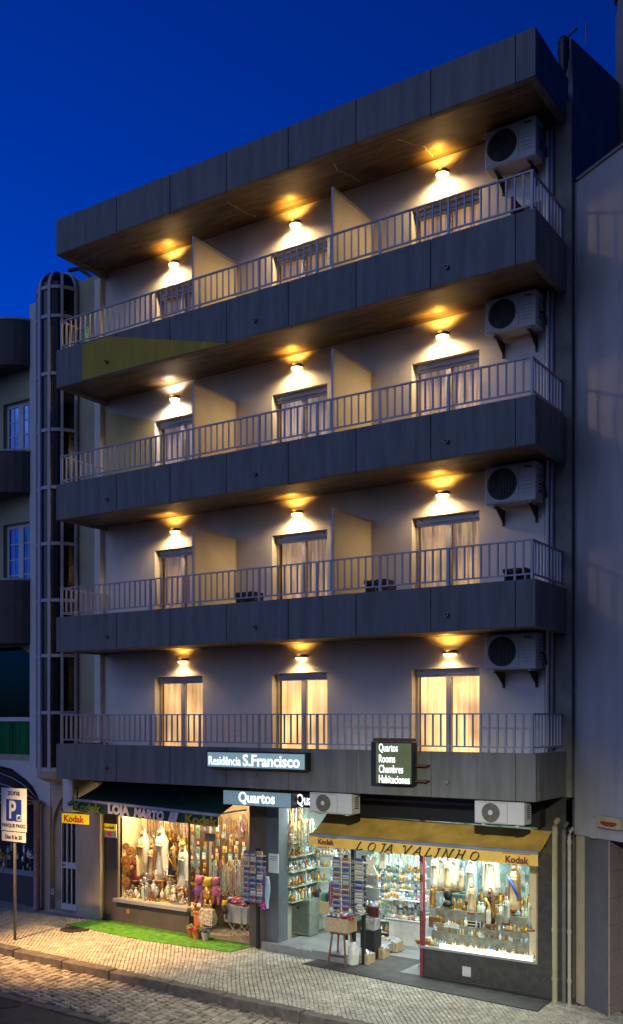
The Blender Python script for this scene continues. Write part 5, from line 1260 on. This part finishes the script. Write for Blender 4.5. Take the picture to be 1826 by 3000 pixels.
# white canisters, stool and carton of toys
for i, (px, py) in enumerate(((832,2318),(851,2322))):
    p = PG(px, py); b = MB(); b.lathe([(.1,0),(.11,.03),(.11,.3),(.05,.38),(.05,.42)], tuple(p), 14); b.build('canister', M('white_plastic', (.6,.6,.6), .4), base=p, label=['white plastic canister half behind the stool','white plastic canister between the stool and the crates'][i], cat='canister', smooth=True)
p = PG(822, 2322)
t = thing('stool', 'dark red wooden stool under the carton of toys', 'stool', tuple(p)); zt = P(822,2241,p.y).z
b = MB(); b.cbox(p.x-.17,p.x+.17,p.y-.15,p.y+.15,zt-.04,zt,.01); b.build('seat', GM['wood'], t)
for sx in (-1,1):
    for sy in (-1,1): b = MB(); b.tube([(p.x+sx*.13,p.y+sy*.11,zt-.04),(p.x+sx*.19,p.y+sy*.16,gz(p.x)+.015)], .022, 6); b.build('leg', GM['wood'], t)
b = MB(); b.tube([(p.x-.16,p.y-.13,p.z+.2),(p.x+.16,p.y-.13,p.z+.2)], .012, 6); b.build('stretcher', GM['wood'], t)
x0, x1, zc = p.x-.26, p.x+.24, zt+.004
b = MB(); zt2 = zc+.26; y0, y1 = p.y-.16, p.y+.16
b.box(x0,x1,y0,y0+.008,zc,zt2); b.box(x0,x1,y1-.008,y1,zc,zt2); b.box(x0,x0+.008,y0+.009,y1-.009,zc,zt2); b.box(x1-.008,x1,y0+.009,y1-.009,zc,zt2); b.box(x0+.009,x1-.009,y0+.009,y1-.009,zc,zc+.01)
b.build('carton', GM['card'], base=(p.x,p.y,zc), label='open cardboard carton on the stool full of blue and red toys', cat='carton')
tb = []
for q, c in enumerate(('blue','red','silver','lblue','orange')):
    bb = MB(); bb.smooth = True; bb.ball((0,0,0), 1, 8, rz=.8); bb.cur = 1; bb.ball((0,-.3,.5), .6, 6); bb.cbox(-1.2,1.2,-.2,.2,-.15,.15,.08); proto('toy%d' % q, bb, G(c, ('white','navy','grey','white','yellow')[q])); tb.append(meshes['toy%d' % q])
cn = ['blue','red','silver','pale blue','orange']
for i in range(26):
    q = random.choice((0,0,1,2,2,3,4)); put('ball_toy', tb[q], random.uniform(x0-.03,x1+.03), random.uniform(y0+.03,y1-.03), zt2+random.uniform(-.02,.12), random.uniform(.035,.055), f'{cn[q]} packaged toy heaped in the open carton', 'toy', f'{cn[q]} toys in the carton')
b = MB(); x, y, z = at(866, 2190, YW-.15); b.add([(x-.1,y,z+.05),(x+.0,y,z+.14),(x+.12,y+.02,z-.02),(x+.02,y+.02,z-.12),(x-.1,y+.01,z+.05),(x+.0,y+.01,z+.14),(x+.12,y+.03,z-.02),(x+.02,y+.03,z-.12)], [(0,1,2,3),(4,7,6,5),(0,3,7,4),(0,4,5,1),(1,5,6,2)])
b.build('price_card', M('pale_card', (.6,.62,.55), .7), base=(x,y,z), label='tilted pale card sticking up right of the toy carton', cat='card')
# crates
for i, (px, py) in enumerate(((876,2318),(912,2304),(946,2288))):
    p = PG(px, py); t = thing('crate', ['nearest wooden crate of bagged goods on the dark mat','middle wooden crate of bagged goods on the dark mat','farthest wooden crate of bagged goods on the dark mat'][i], 'crate', tuple(p), 'crates on the entrance mat')
    b = MB(); w_, d, h = .17, .13, .2
    for k in range(6):
        xx = -w_+k*.061; b.box(p.x+xx,p.x+xx+.04,p.y-d-.01,p.y-d,p.z+.02,p.z+h)
    b.box(p.x-w_,p.x+w_,p.y-d,p.y-d+.008,p.z+.02,p.z+.06); b.box(p.x-w_,p.x+w_,p.y-d,p.y-d+.008,p.z+h-.04,p.z+h); b.box(p.x-w_,p.x-w_+.01,p.y-d+.01,p.y+d,p.z+.02,p.z+h); b.box(p.x+w_-.01,p.x+w_,p.y-d+.01,p.y+d,p.z+.02,p.z+h); b.box(p.x-w_,p.x+w_,p.y-d,p.y+d,p.z+.012,p.z+.02); b.build('slats', GM['card'], t)
    b = MB(); heap(b, (p.x,p.y,p.z+h-.04), .17, 30, 3, .05, .1); b.build('bagged_goods', [MATS['clear_bag'], GM['silver'], GM['grey']], base=(p.x,p.y,p.z+h), label=['clear bags of goods heaped in the nearest crate','clear bags of goods heaped in the middle crate','clear bags of goods heaped in the farthest crate'][i], cat='bags', kind='stuff')
# toys on the floor deeper in
def toycar(label, p, s, c1, c2, rot=0):
    t = thing('toy_car', label, 'toy car', (0,0,0)); b = MB()
    b.cbox(-.5,.5,-.22,.22,.12,.34,.05); b.cbox(-.28,.2,-.19,.19,.34,.56,.06); b.build('body', GM[c1], t)
    for sx in (-.3,.3):
        for sy in (-.22,.22): b = MB(); b.prism([(sx+.13*math.cos(k*math.pi/6), .13+.13*math.sin(k*math.pi/6)) for k in range(12)][::-1], sy-.04, sy+.04); b.build('wheel', GM[c2], t)
    t.location = p; t.scale = (s,)*3; t.rotation_euler = (0,0,rot)
for i, (px, py, c1, c2, s) in enumerate(((960,2262,'lblue','blue',.32),(978,2256,'green','dark',.34),(992,2258,'blue','white',.24),(1002,2252,'purple','red',.2),(1010,2248,'yellow','yellow',.26))):
    toycar(['pale blue','green','blue','purple','yellow'][i]+' toy truck on the floor inside the right shop entrance', PG(px, py, .03), s, c1, c2, -.5+.2*i)
p = PG(975, 2250, .02); b = MB(); b.lathe([(.0,0),(.2,.02),(.24,.2),(.18,.36),(.05,.42)], tuple(p+Vector((.15,.35,0))), 12); b.build('ball', GM['grey'], base=p, label='big grey rounded bag behind the toy trucks', cat='bag', smooth=True)
Y = YW+1.7; xa, xb = PX(925,Y), PX(1016,Y)
for i, z in enumerate((.45,.85)):
    t_ = MB(); t_.box(xa, xb, Y, Y+.5, z-.02, z); t_.build('display_tray', wsh, base=(xa,Y,z), label=['lower','upper'][i]+' white display tray deep in the right shop', cat='display')
    bb = MB(); 
    for k in range(150): bb.cur = random.randrange(5); bb.ball((random.uniform(xa,xb), Y+random.uniform(.03,.45), z+.03), random.uniform(.02,.05), 5)
    bb.build('small_goods', G('white','silver','lblue','pink','cream'), base=(xa,Y,z), label=['lower','upper'][i]+' tray of mixed pale small goods deep in the right shop', cat='small goods', kind='stuff')
    t_ = MB(); t_.box(xa, xb, Y+.2, Y+.5, gz(8)+.02, z-.021) if i == 0 else t_.box(xa+.1,xa+.15,Y+.2,Y+.25,.45,z-.021); t_.build('tray_support', wsh, base=(xa,Y,.1), label=['lower','upper'][i]+' tray support deep in the right shop', cat='display')

# ======== right shop window display
s2z = sill2-.06
wd = thing('window_display', 'window display base with mirrored back in the right shop window', 'display', (xH,YW+.1,s2z))
b = MB(); b.box(xH+.05,xI-.01,YW+.06,YW+.95,s2z-.1,s2z); b.build('base', GM['cream'], wd)
b = MB(); b.box(xH+.1,xI-.01,YW+.95,YW+.98,s2z-.1,2.9); b.build('back_panel', M('display_back_teal', (.22,.36,.38), .35, var=.5, scale=6), wd)
b = MB(); a, c = P(1040,2142,YW+.6), P(1150,2142,YW+.6); b.box(a.x,c.x,YW+.5,YW+.85,a.z-.02,a.z); b.build('glass_shelf', glsh, wd)
b = MB(); b.box(P(1285,0,YW+.3).x,xI-.02,YW+.1,YW+.94,s2z,2.6); b.build('side_panel', GM['cream'], wd)
S2 = [('tall pale green-lit veiled statue at the back left of the right shop window',1063,2034,2142,.7,{}),('pale veiled statue second from the left on the back shelf',1093,2040,2142,.68,{}),('smaller pale veiled statue at the left end of the back shelf',1048,2054,2142,.62,{}),
 ('small cream statue between the tall ones on the back shelf',1079,2062,2142,.55,{'robe':'cream'}),('small statuette at the right end of the back shelf',1112,2088,2142,.55,{'robe':'cream'}),
 ('crowned pale blue statue in the middle of the right shop window',1135,2062,2172,.5,{'crown':True,'veil':'lblue'}),('largest white veiled statue in the right shop window',1182,2036,2162,.55,{'slim':1.25}),
 ('statue of a woman with blue sash and halo at the right of the right window',1238,2078,2192,.4,{'robe':'cream','veil':'brown','sash':'blue','halo':True}),
 ('bronze-gold statuette at the left edge of the right shop window',1042,2128,2184,.3,{'robe':'gold','veil':'brown'}),('beige statue below the crowned one',1136,2126,2198,.32,{'robe':'cream','veil':'card'}),
 ('dark brown monk statue in the right shop window',1180,2136,2228,.22,{'robe':'dark','veil':'brown','sash':'gold'}),('grey-white statue right of the monk',1219,2156,2222,.22,{'robe':'silver','veil':'white'}),('small white statuette in front of the monk',1176,2182,2226,.12,{}),
 ('grey statue at the far right edge of the right window',1281,2160,2240,.15,{'robe':'grey','veil':'white'})]
for lab, px, yt, yb_, Y, kw_ in S2:
    x, y, z = at(px, yb_, YW+Y); statue(lab, x, y, z, hpx(px, yt, yb_, YW+Y), **({'robe':'white','veil':'white'}|kw_))
b = MB(); x, y, z = at(1078, 2170, YW+.3); b.ball((x,y,z+.12), .09, 8, ry=.05, rz=.11); b.lathe([(.05,-.12),(.1,-.1),(.06,0)], (x,y,z+.03), 10); b.build('jewellery_bust', black, base=(x,y,z), label='black bust with a necklace in the right shop window', cat='bust', smooth=True)
x0, y, z0 = at(1115, 2236, YW+.2); x1 = PX(1160,YW+.2); z1 = z0+.17
t = thing('plaque', 'black plaque with rows of pale writing in the right shop window', 'plaque', (x0,y,z0))
b = MB(); b.box(x0,x1,y,y+.02,z0,z1); b.build('board', black, t); b = MB()
for i in range(3): b.box(x0+.03,x1-.03-.04*(i%2),y-.004,y-.001,z0+.035+i*.055,z0+.055+i*.055)
b.build('written_line', GM['cream'], t)
b = MB(); x, y, z = at(1088, 2232, YW+.15)
for i in range(18): a = i*.35; b.tube([(x,y,z),(x+.15*math.cos(a),y-.02,z+.1*abs(math.sin(a)))], .014, 4)
b.build('shell_fan', GM['white'], base=(x,y,z), label='white fan-shaped shell ornament beside the black plaque', cat='ornament')
b = MB(); x, y, z = at(1048, 2232, YW+.2); b.cbox(x-.14,x+.14,y,y+.1,z-.02,z+.2,.02); 
b.build('casket', GM['brown'], base=(x,y,z), label='small brown and gold casket at the left of the right shop window', cat='casket')
x, y, z = at(1257, 2062, YW+.9); b = MB(); b.box(x-.1,x+.1,y,y+.02,z-.1,z+.1); b.cur = 1; b.box(x-.06,x+.06,y-.006,y-.001,z-.06,z+.06); b.build('picture_frame', G('silver','lgreen'), base=(x,y,z), label='small square framed picture at the upper right of the right window', cat='picture')
# stepped risers that carry the statues and a crowd of small pieces on each
zr0 = P(1160,2256,YW+.14).z; zr1 = P(1160,2234,YW+.2).z; zr2 = P(1160,2196,YW+.32).z; zr3 = P(1160,2172,YW+.5).z
for (za_, ya_, yb2, nm_) in ((zr0,YW+.125,YW+.159,'lowest'),(zr1,YW+.16,YW+.27,'lower'),(zr2,YW+.271,YW+.44,'middle'),(zr3,YW+.441,YW+.7,'upper')):
    b = MB(); b.box(PX(1150,ya_) if nm_ == 'upper' else xH+.14, P(1284,0,ya_).x, ya_, yb2, s2z+.001, za_); b.build('riser', M('riser_cloth', (.24,.24,.2), .8, var=.3, scale=9), wd)
LB4 = {'fig':('figurine','tiny figurine in the front row of the right shop window','figurine','figurines in the front of the right window'),'tri':('trinket','tiny trinket in the front row of the right shop window','trinket','trinkets in the front of the right window'),'bot':('bottle','tiny bottle in the front row of the right shop window','bottle','bottles in the front of the right window')}
for k in range(40):
    u = random.random(); kk_ = random.choice(['fig','tri','tri']); me = random.choice({'fig':figs[:4],'tri':trin}[kk_]); a_ = LB4[kk_]
    xx = xH+.12+(xI-xH-.2)*k/40; put(a_[0], me, xx, YW+.097, s2z+.002, random.uniform(.09,.15), a_[1], a_[2], a_[3])
for (za_, ya_, n_, s_a) in ((zr0,YW+.14,34,.11),(zr1,YW+.2,26,.13),(zr2,YW+.33,26,.16),(zr3,YW+.56,18,.2)):
    for k in range(n_):
        kk_ = random.choice(['fig','tri','bot','fig']); me = random.choice({'fig':figs,'tri':trin,'bot':bots}[kk_]); a_ = LB4[kk_]
        xl_ = PX(1155,ya_) if n_ == 18 else xH+.18; xx = xl_+(P(1280,0,ya_).x-xl_)*(k+.5)/n_
        put(a_[0], me, xx, ya_+random.uniform(-.02,.05), za_+.002, s_a*random.uniform(.6,1.2), a_[1].replace('front row','stepped rows'), a_[2], a_[3].replace('front','steps'))
for i in range(26):
    x, y, z = at(1030+i*9.5, 2060+random.uniform(0,110), YW+.85); put('bead_strands', strs[3], x, y, z, .25, 'silvery strands hanging on the back of the right shop window', 'rosaries', 'strands on the back of the right window', 0)
# folding stand before the right window
p = PG(1030, 2333); t = thing('folding_stand', 'folding wire stand before the right shop window with a basket', 'stand', tuple(p)); zt = P(1030,2272,p.y).z
b = MB(); xstand(b, p.x, p.y, p.z, zt, .15, .12); b.build('frame', GM['silver'], t)
b = MB(); b.rings([[(p.x+sx*w_,p.y+dy*d,zt+zz) for sx, dy in ((-1,-1),(1,-1),(1,1),(-1,1))] for w_, d, zz in ((.16,.12,.005),(.2,.15,.08))]); b.build('basket', GM['brown'], base=(p.x,p.y,zt), label='shallow basket on the stand before the right shop window', cat='basket')
b = MB(); heap(b, (p.x,p.y,zt+.06), .17, 40, 3, .025, .05); b.build('basket_goods', G('cream','orange','white'), base=(p.x,p.y,zt+.08), label='small pale goods in the basket before the right window', cat='small goods', kind='stuff')
# far-left shop goods behind the parking sign
for i in range(34):
    px = random.uniform(0, 78); py = random.uniform(2045, 2105); x, y, z = at(px, py, YG+.2+random.uniform(0,.35)); kk_ = random.choice(['fig','tri','bot']); me = random.choice({'fig':figs,'tri':trin,'bot':bots}[kk_])
    put(LB4[kk_][0], me, x, y, z, random.uniform(.12,.2), f"small dim {LB4[kk_][2]} in the far left shop window behind the parking sign", LB4[kk_][2], f'{LB4[kk_][2]}s in the far left window')
# tube lights inside the shops
tube1 = M('tube_warm', (.9,.8,.6), .5, emit=(1,.78,.45), es=14); tube2 = M('tube_cool', (.8,.9,.85), .5, emit=(.9,1,.93), es=12)
def tubelight(label, x0, x1, y, z, mt, e, col_, sy=.12, size_y=.15, down=True, rot=None):
    t = thing('tube_light', label, 'tube light', ((x0+x1)/2, y, z))
    b = MB(); b.tube([(x0,y,z),(x1,y,z)], .018, 8); b.build('tube', mt, t)
    b = MB(); b.box(x0,x1,y-.03,y+.03,z+.025,z+.06); b.build('fitting', wsh, t)
    li = bpy.data.lights.new('tube', 'AREA'); li.shape = 'RECTANGLE'; li.size = x1-x0; li.size_y = size_y; li.energy = e; li.color = col_
    o = bpy.data.objects.new('tube_glow', li); COL.objects.link(o); o.parent = t; o.location = (0,0,-.03)
    if rot: o.rotation_euler = rot
W1 = (1,.72,.38); W2 = (.88,1,.92)
tubelight('warm tube light at the top of the left shop window', xB_+.1, xC-.1, YW+.18, 2.72, tube1, 110, W1)
tubelight('warm tube light over the left shop entrance', xC+.1, xD-.05, YW+.5, 2.8, tube1, 90, W1)
tubelight('cool tube light behind the glass beside the blue-grey pillar', xF+.1, xG-.1, YW+.5, 2.85, tube2, 60, (.95,1,.88))
tubelight('cool tube light over the right shop entrance', xG+.1, xH-.1, YW+.9, 2.9, tube2, 120, W2)
tubelight('cool tube light deep in the right shop', xG+.1, xH+.6, YW+2.0, 2.9, tube2, 110, (.85,.97,1))
tubelight('cool tube light at the top of the right shop window', xH+.1, xI-.1, YW+.2, 2.5, tube2, 70, (.95,1,.85))
lt = thing('tube_light', 'glaring tube light along the sill of the right shop window', 'tube light', (xH+.7, YW+.1, s2z+.05))
a, c = PX(1060,YW+.07), PX(1282,YW+.07)
b = MB(); b.cbox(a,c,YW+.035,YW+.07,s2z+.01,s2z+.065,.01); b.build('tube', M('tube_glare', (.9,.9,.8), .5, emit=(1,.97,.8), es=9), lt)
# extra goods round the right shop entrance and on the mat in front of the left shop
for i in range(12):
    p = PG(868+i*9, 2300-i*5.5); me = tb[i % 5]
    if i % 2 == 0: put('ball_toy', me, p.x, p.y+.32, gz(p.x)+.1, .07, f'{cn[i % 5]} toy on the floor behind the wooden crates', 'toy', f'{cn[i % 5]} toys behind the crates')
for k in range(6):
    for i in range(16):
        Y = YW+.9+.22*k; x, y, z = at(900+i*7.2, 2084+k*21+random.uniform(-4,4), Y); put('souvenir_card', random.choice(blis[:3]+blis[6:]), x, y, z, .13, 'small carded souvenir hanging in front of the white shelves in the right shop', 'souvenir', 'carded souvenirs in the right shop', random.uniform(-.3,.3))
for i in range(4):
    p = PG(444+i*13, 2236+i*3.5); t = thing('flower_pot', ['small pot of orange flowers','small pot of red flowers','small pot of yellow flowers','small pot of mauve flowers'][i]+' on the mat before the left shop entrance', 'flower pot', (PX(462+i*11, YW-.2-.05*(i%2)), YW-.2-.05*(i%2), gz(3.6)+.015))
    b = MB(); c_ = tuple(t.location); b.lathe([(.06,0),(.09,.15),(.095,.16),(.08,.16)], c_, 12); b.build('pot', [GM['brown'],MATS['terracotta'],GM['dark'],GM['grey']][i], t)
    b = MB()
    for k in range(26):
        a = random.uniform(0,6.28); r_ = random.uniform(0,.11); b.cur = 0 if k % 3 else 1; b.ball((c_[0]+r_*math.cos(a), c_[1]+r_*math.sin(a), c_[2]+.17+random.uniform(0,.1)), .027, 5)
    b.build('blooms', G(['orange','red','yellow','purple'][i],'green'), t)
# ================================================================ BALCONY FURNITURE
def lowstool(label, px0, px1, yt, yb_, Y):
    x0, x1 = PX(px0,Y), PX(px1,Y); zb = bandz[2][0]+.29; zt = P((px0+px1)/2, yt, Y).z
    t = thing('low_bench', label, 'bench', ((x0+x1)/2,Y,zb)); b = MB()
    n = 4
    for i in range(n): xx = x0+(x1-x0)*i/n; b.box(xx,xx+(x1-x0)/n*.7,Y-.2,Y+.15,zt-.06,zt)
    b.build('seat_slats', black, t)
    for xx in (x0+.02, (x0+x1)/2, x1-.04): b = MB(); b.box(xx,xx+.03,Y-.18,Y+.13,zb,zt-.061); b.build('leg', black, t)
lowstool('low black slatted bench left of the middle door on the second floor balcony', 580, 626, 1427, 1440, .55)
lowstool('low black slatted bench right of the second partition on the second floor balcony', 890, 947, 1398, 1418, .55)
lowstool('low black slatted bench near the right corner of the second floor balcony', 1222, 1281, 1371, 1390, .45)
x, y, z = at(1266, 520, .5) if False else tuple(P(1266, 505, .45)); 
t = thing('plastic_chair', 'dark red plastic chair near the right corner of the top floor balcony', 'chair', (x,.45,bandz[4][0]+.29)); zf = bandz[4][0]+.29
rc = M('red_plastic', (.22,.02,.03), .4); zt = P(1266,474,.45).z
b = MB(); b.cbox(x-.2,x+.2,.3,.7,zf+.42,zf+.46,.01); b.build('seat', rc, t)
b = MB(); b.cbox(x-.2,x-.15,.3,.7,zf+.46,zt,.01); b.box(x-.2,x+.18,.68,.71,zt-.2,zt); b.build('backrest', rc, t)
for sx in (-.18,.18):
    for sy in (.33,.67): b = MB(); b.box(x+sx-.02,x+sx+.02,sy-.02,sy+.02,zf,zf+.42); b.build('leg', rc, t)
# folded airer on first floor balcony
al = M('airer_lit_steel', (.8,.7,.5), .4)  # paler warm colour stands in for the orange light on the frame
zf = bandz[1][0]+.29
a, c = P(549,1722,.75), P(645,1732,1.2); 
t = thing('clothes_airer', 'folding clothes airer behind the lowest railing left of the middle door', 'clothes airer', (a.x,.9,zf))
b = MB(); b.tube([(a.x,.7,a.z),(a.x+.02,.7,zf)], .012, 6); b.tube([(a.x,.7,a.z),(c.x-.1,1.1,a.z)], .022, 6); b.tube([(c.x-.1,1.1,a.z),(c.x-.12,1.1,zf)], .012, 6); b.build('frame', al, t)
b = MB()
b.tube([(a.x+.02,.7,zf+.35),(c.x-.1,1.1,zf+.35)], .02, 6)
for k in range(1,6): b.tube([(a.x+.02,.7-.0,a.z-.09*k),(c.x-.1,1.1,a.z-.09*k)], .005, 4)
b.build('rail', al, t)
# pale crate and green item on balconies at left
x, y, z = tuple(P(201,806,.5)); b = MB(); b.cbox(x-.08,x+.08,.45,.6,bandz[4][0]+.3,z+.06,.01); b.lathe([(.1,0),(.12,.1),(.06,.12)], (x,.52,z+.06), 8)
b.build('watering_can', M('mint_plastic', (.2,.45,.3), .5), base=(x,.5,bandz[4][0]+.3), label='pale green plastic container at the left end of the top floor balcony', cat='container')

# ================================================================ STREET LAMPS (lighting pavement; one left of the picture, one added behind the camera)
def street_lamp(label, x, y, tx, ty, e, col_, size, hgt=7.0, blend=.8):
    t = thing('street_lamp', label, 'street lamp', (x, y, gz(x)-.15))
    b = MB(); b.tube([(x,y,-.2),(x,y,hgt)], .07, 10, .045); b.build('post', postm, t, smooth=True)
    d = Vector((tx-x, ty-y, 0)).normalized()
    b = MB(); b.tube([(x,y,hgt-.05),(x+d.x*.5,y+d.y*.5,hgt+.15),(x+d.x*1.1,y+d.y*1.1,hgt+.18)], .035, 8); b.build('arm', postm, t)
    hx, hy, hz = x+d.x*1.3, y+d.y*1.3, hgt+.15
    b = MB(); b.cbox(hx-.25,hx+.25,hy-.13,hy+.13,hz,hz+.12,.03); b.build('lantern', postm, t)
    b = MB(); b.box(hx-.18,hx+.18,hy-.09,hy+.09,hz-.02,hz-.001); b.build('lens', M('street_lens_'+str(int(x)), (.9,.7,.4), .4, emit=col_, es=8), t)
    li = bpy.data.lights.new('street', 'SPOT'); li.energy = e; li.color = col_; li.spot_size = RAD(size); li.spot_blend = blend; li.shadow_soft_size = .12
    o = bpy.data.objects.new('street_light', li); COL.objects.link(o); o.parent = t
    o.location = (hx-x, hy-y, hz-.06-(gz(x)-.15)); o.rotation_euler = Vector((tx-hx, ty-hy, -hz)).to_track_quat('-Z','Y').to_euler()
street_lamp('street lamp at the kerb left of the picture', 0.2, -5.8, 1.7, -.5, 13500, (1,.55,.2), 40, 7.0, 1.0)
street_lamp('unseen street lamp added across the road to brighten the shopfronts', 17.5, -17.2, 8.8, -.9, 19000, (1,.97,.68), 34, 7.4, 1.0)  # extra lamp out of view, added to brighten the right pavement and facade

# ================================================================ SKY, LAST LIGHT, CAMERA
w = bpy.data.worlds.new('World'); sc.world = w; w.use_nodes = True
nt = w.node_tree; N = nt.nodes; L = nt.links
sky = N.new('ShaderNodeTexSky'); sky.sky_type = 'NISHITA'; sky.sun_disc = False; sky.sun_elevation = RAD(-3.5); sky.sun_rotation = RAD(-75)
sky.air_density = 1.0; sky.dust_density = .2; sky.ozone_density = 4.0
mul = N.new('ShaderNodeMix'); mul.data_type = 'RGBA'; mul.blend_type = 'MULTIPLY'; mul.inputs[0].default_value = 1; mul.inputs[7].default_value = (.0,.42,1.0,1)
L.new(sky.outputs[0], mul.inputs[6]); L.new(mul.outputs[2], N['Background'].inputs[0]); N['Background'].inputs[1].default_value = 4.7
sun = bpy.data.lights.new('Sun', 'SUN'); sun.energy = .82; sun.angle = RAD(60); sun.color = (.42,.57,1)
so = bpy.data.objects.new('sun', sun); COL.objects.link(so); so.rotation_euler = Vector((.35, 1, -.55)).to_track_quat('-Z','Y').to_euler()
cam = bpy.data.cameras.new('Camera'); co = bpy.data.objects.new('Camera', cam); COL.objects.link(co); sc.camera = co
co.location = CAM; co.rotation_euler = (RAD(90), 0, YAW)
cam.sensor_fit = 'HORIZONTAL'; cam.sensor_width = 36; cam.lens = 36*F/1500; cam.shift_y = (HY-1232)/1500; cam.clip_end = 2000; cam.clip_start = .1
sc.view_settings.view_transform = 'Standard'; sc.view_settings.look = 'None'; sc.view_settings.exposure = 0; sc.view_settings.gamma = 1
sc.cycles.use_denoising = True
try: sc.cycles.denoiser = 'OPENIMAGEDENOISE'
except Exception: pass
sc.cycles.sample_clamp_indirect = 4; sc.cycles.max_bounces = 6; sc.cycles.transparent_max_bounces = 12
sc.cycles.caustics_reflective = False; sc.cycles.caustics_refractive = False
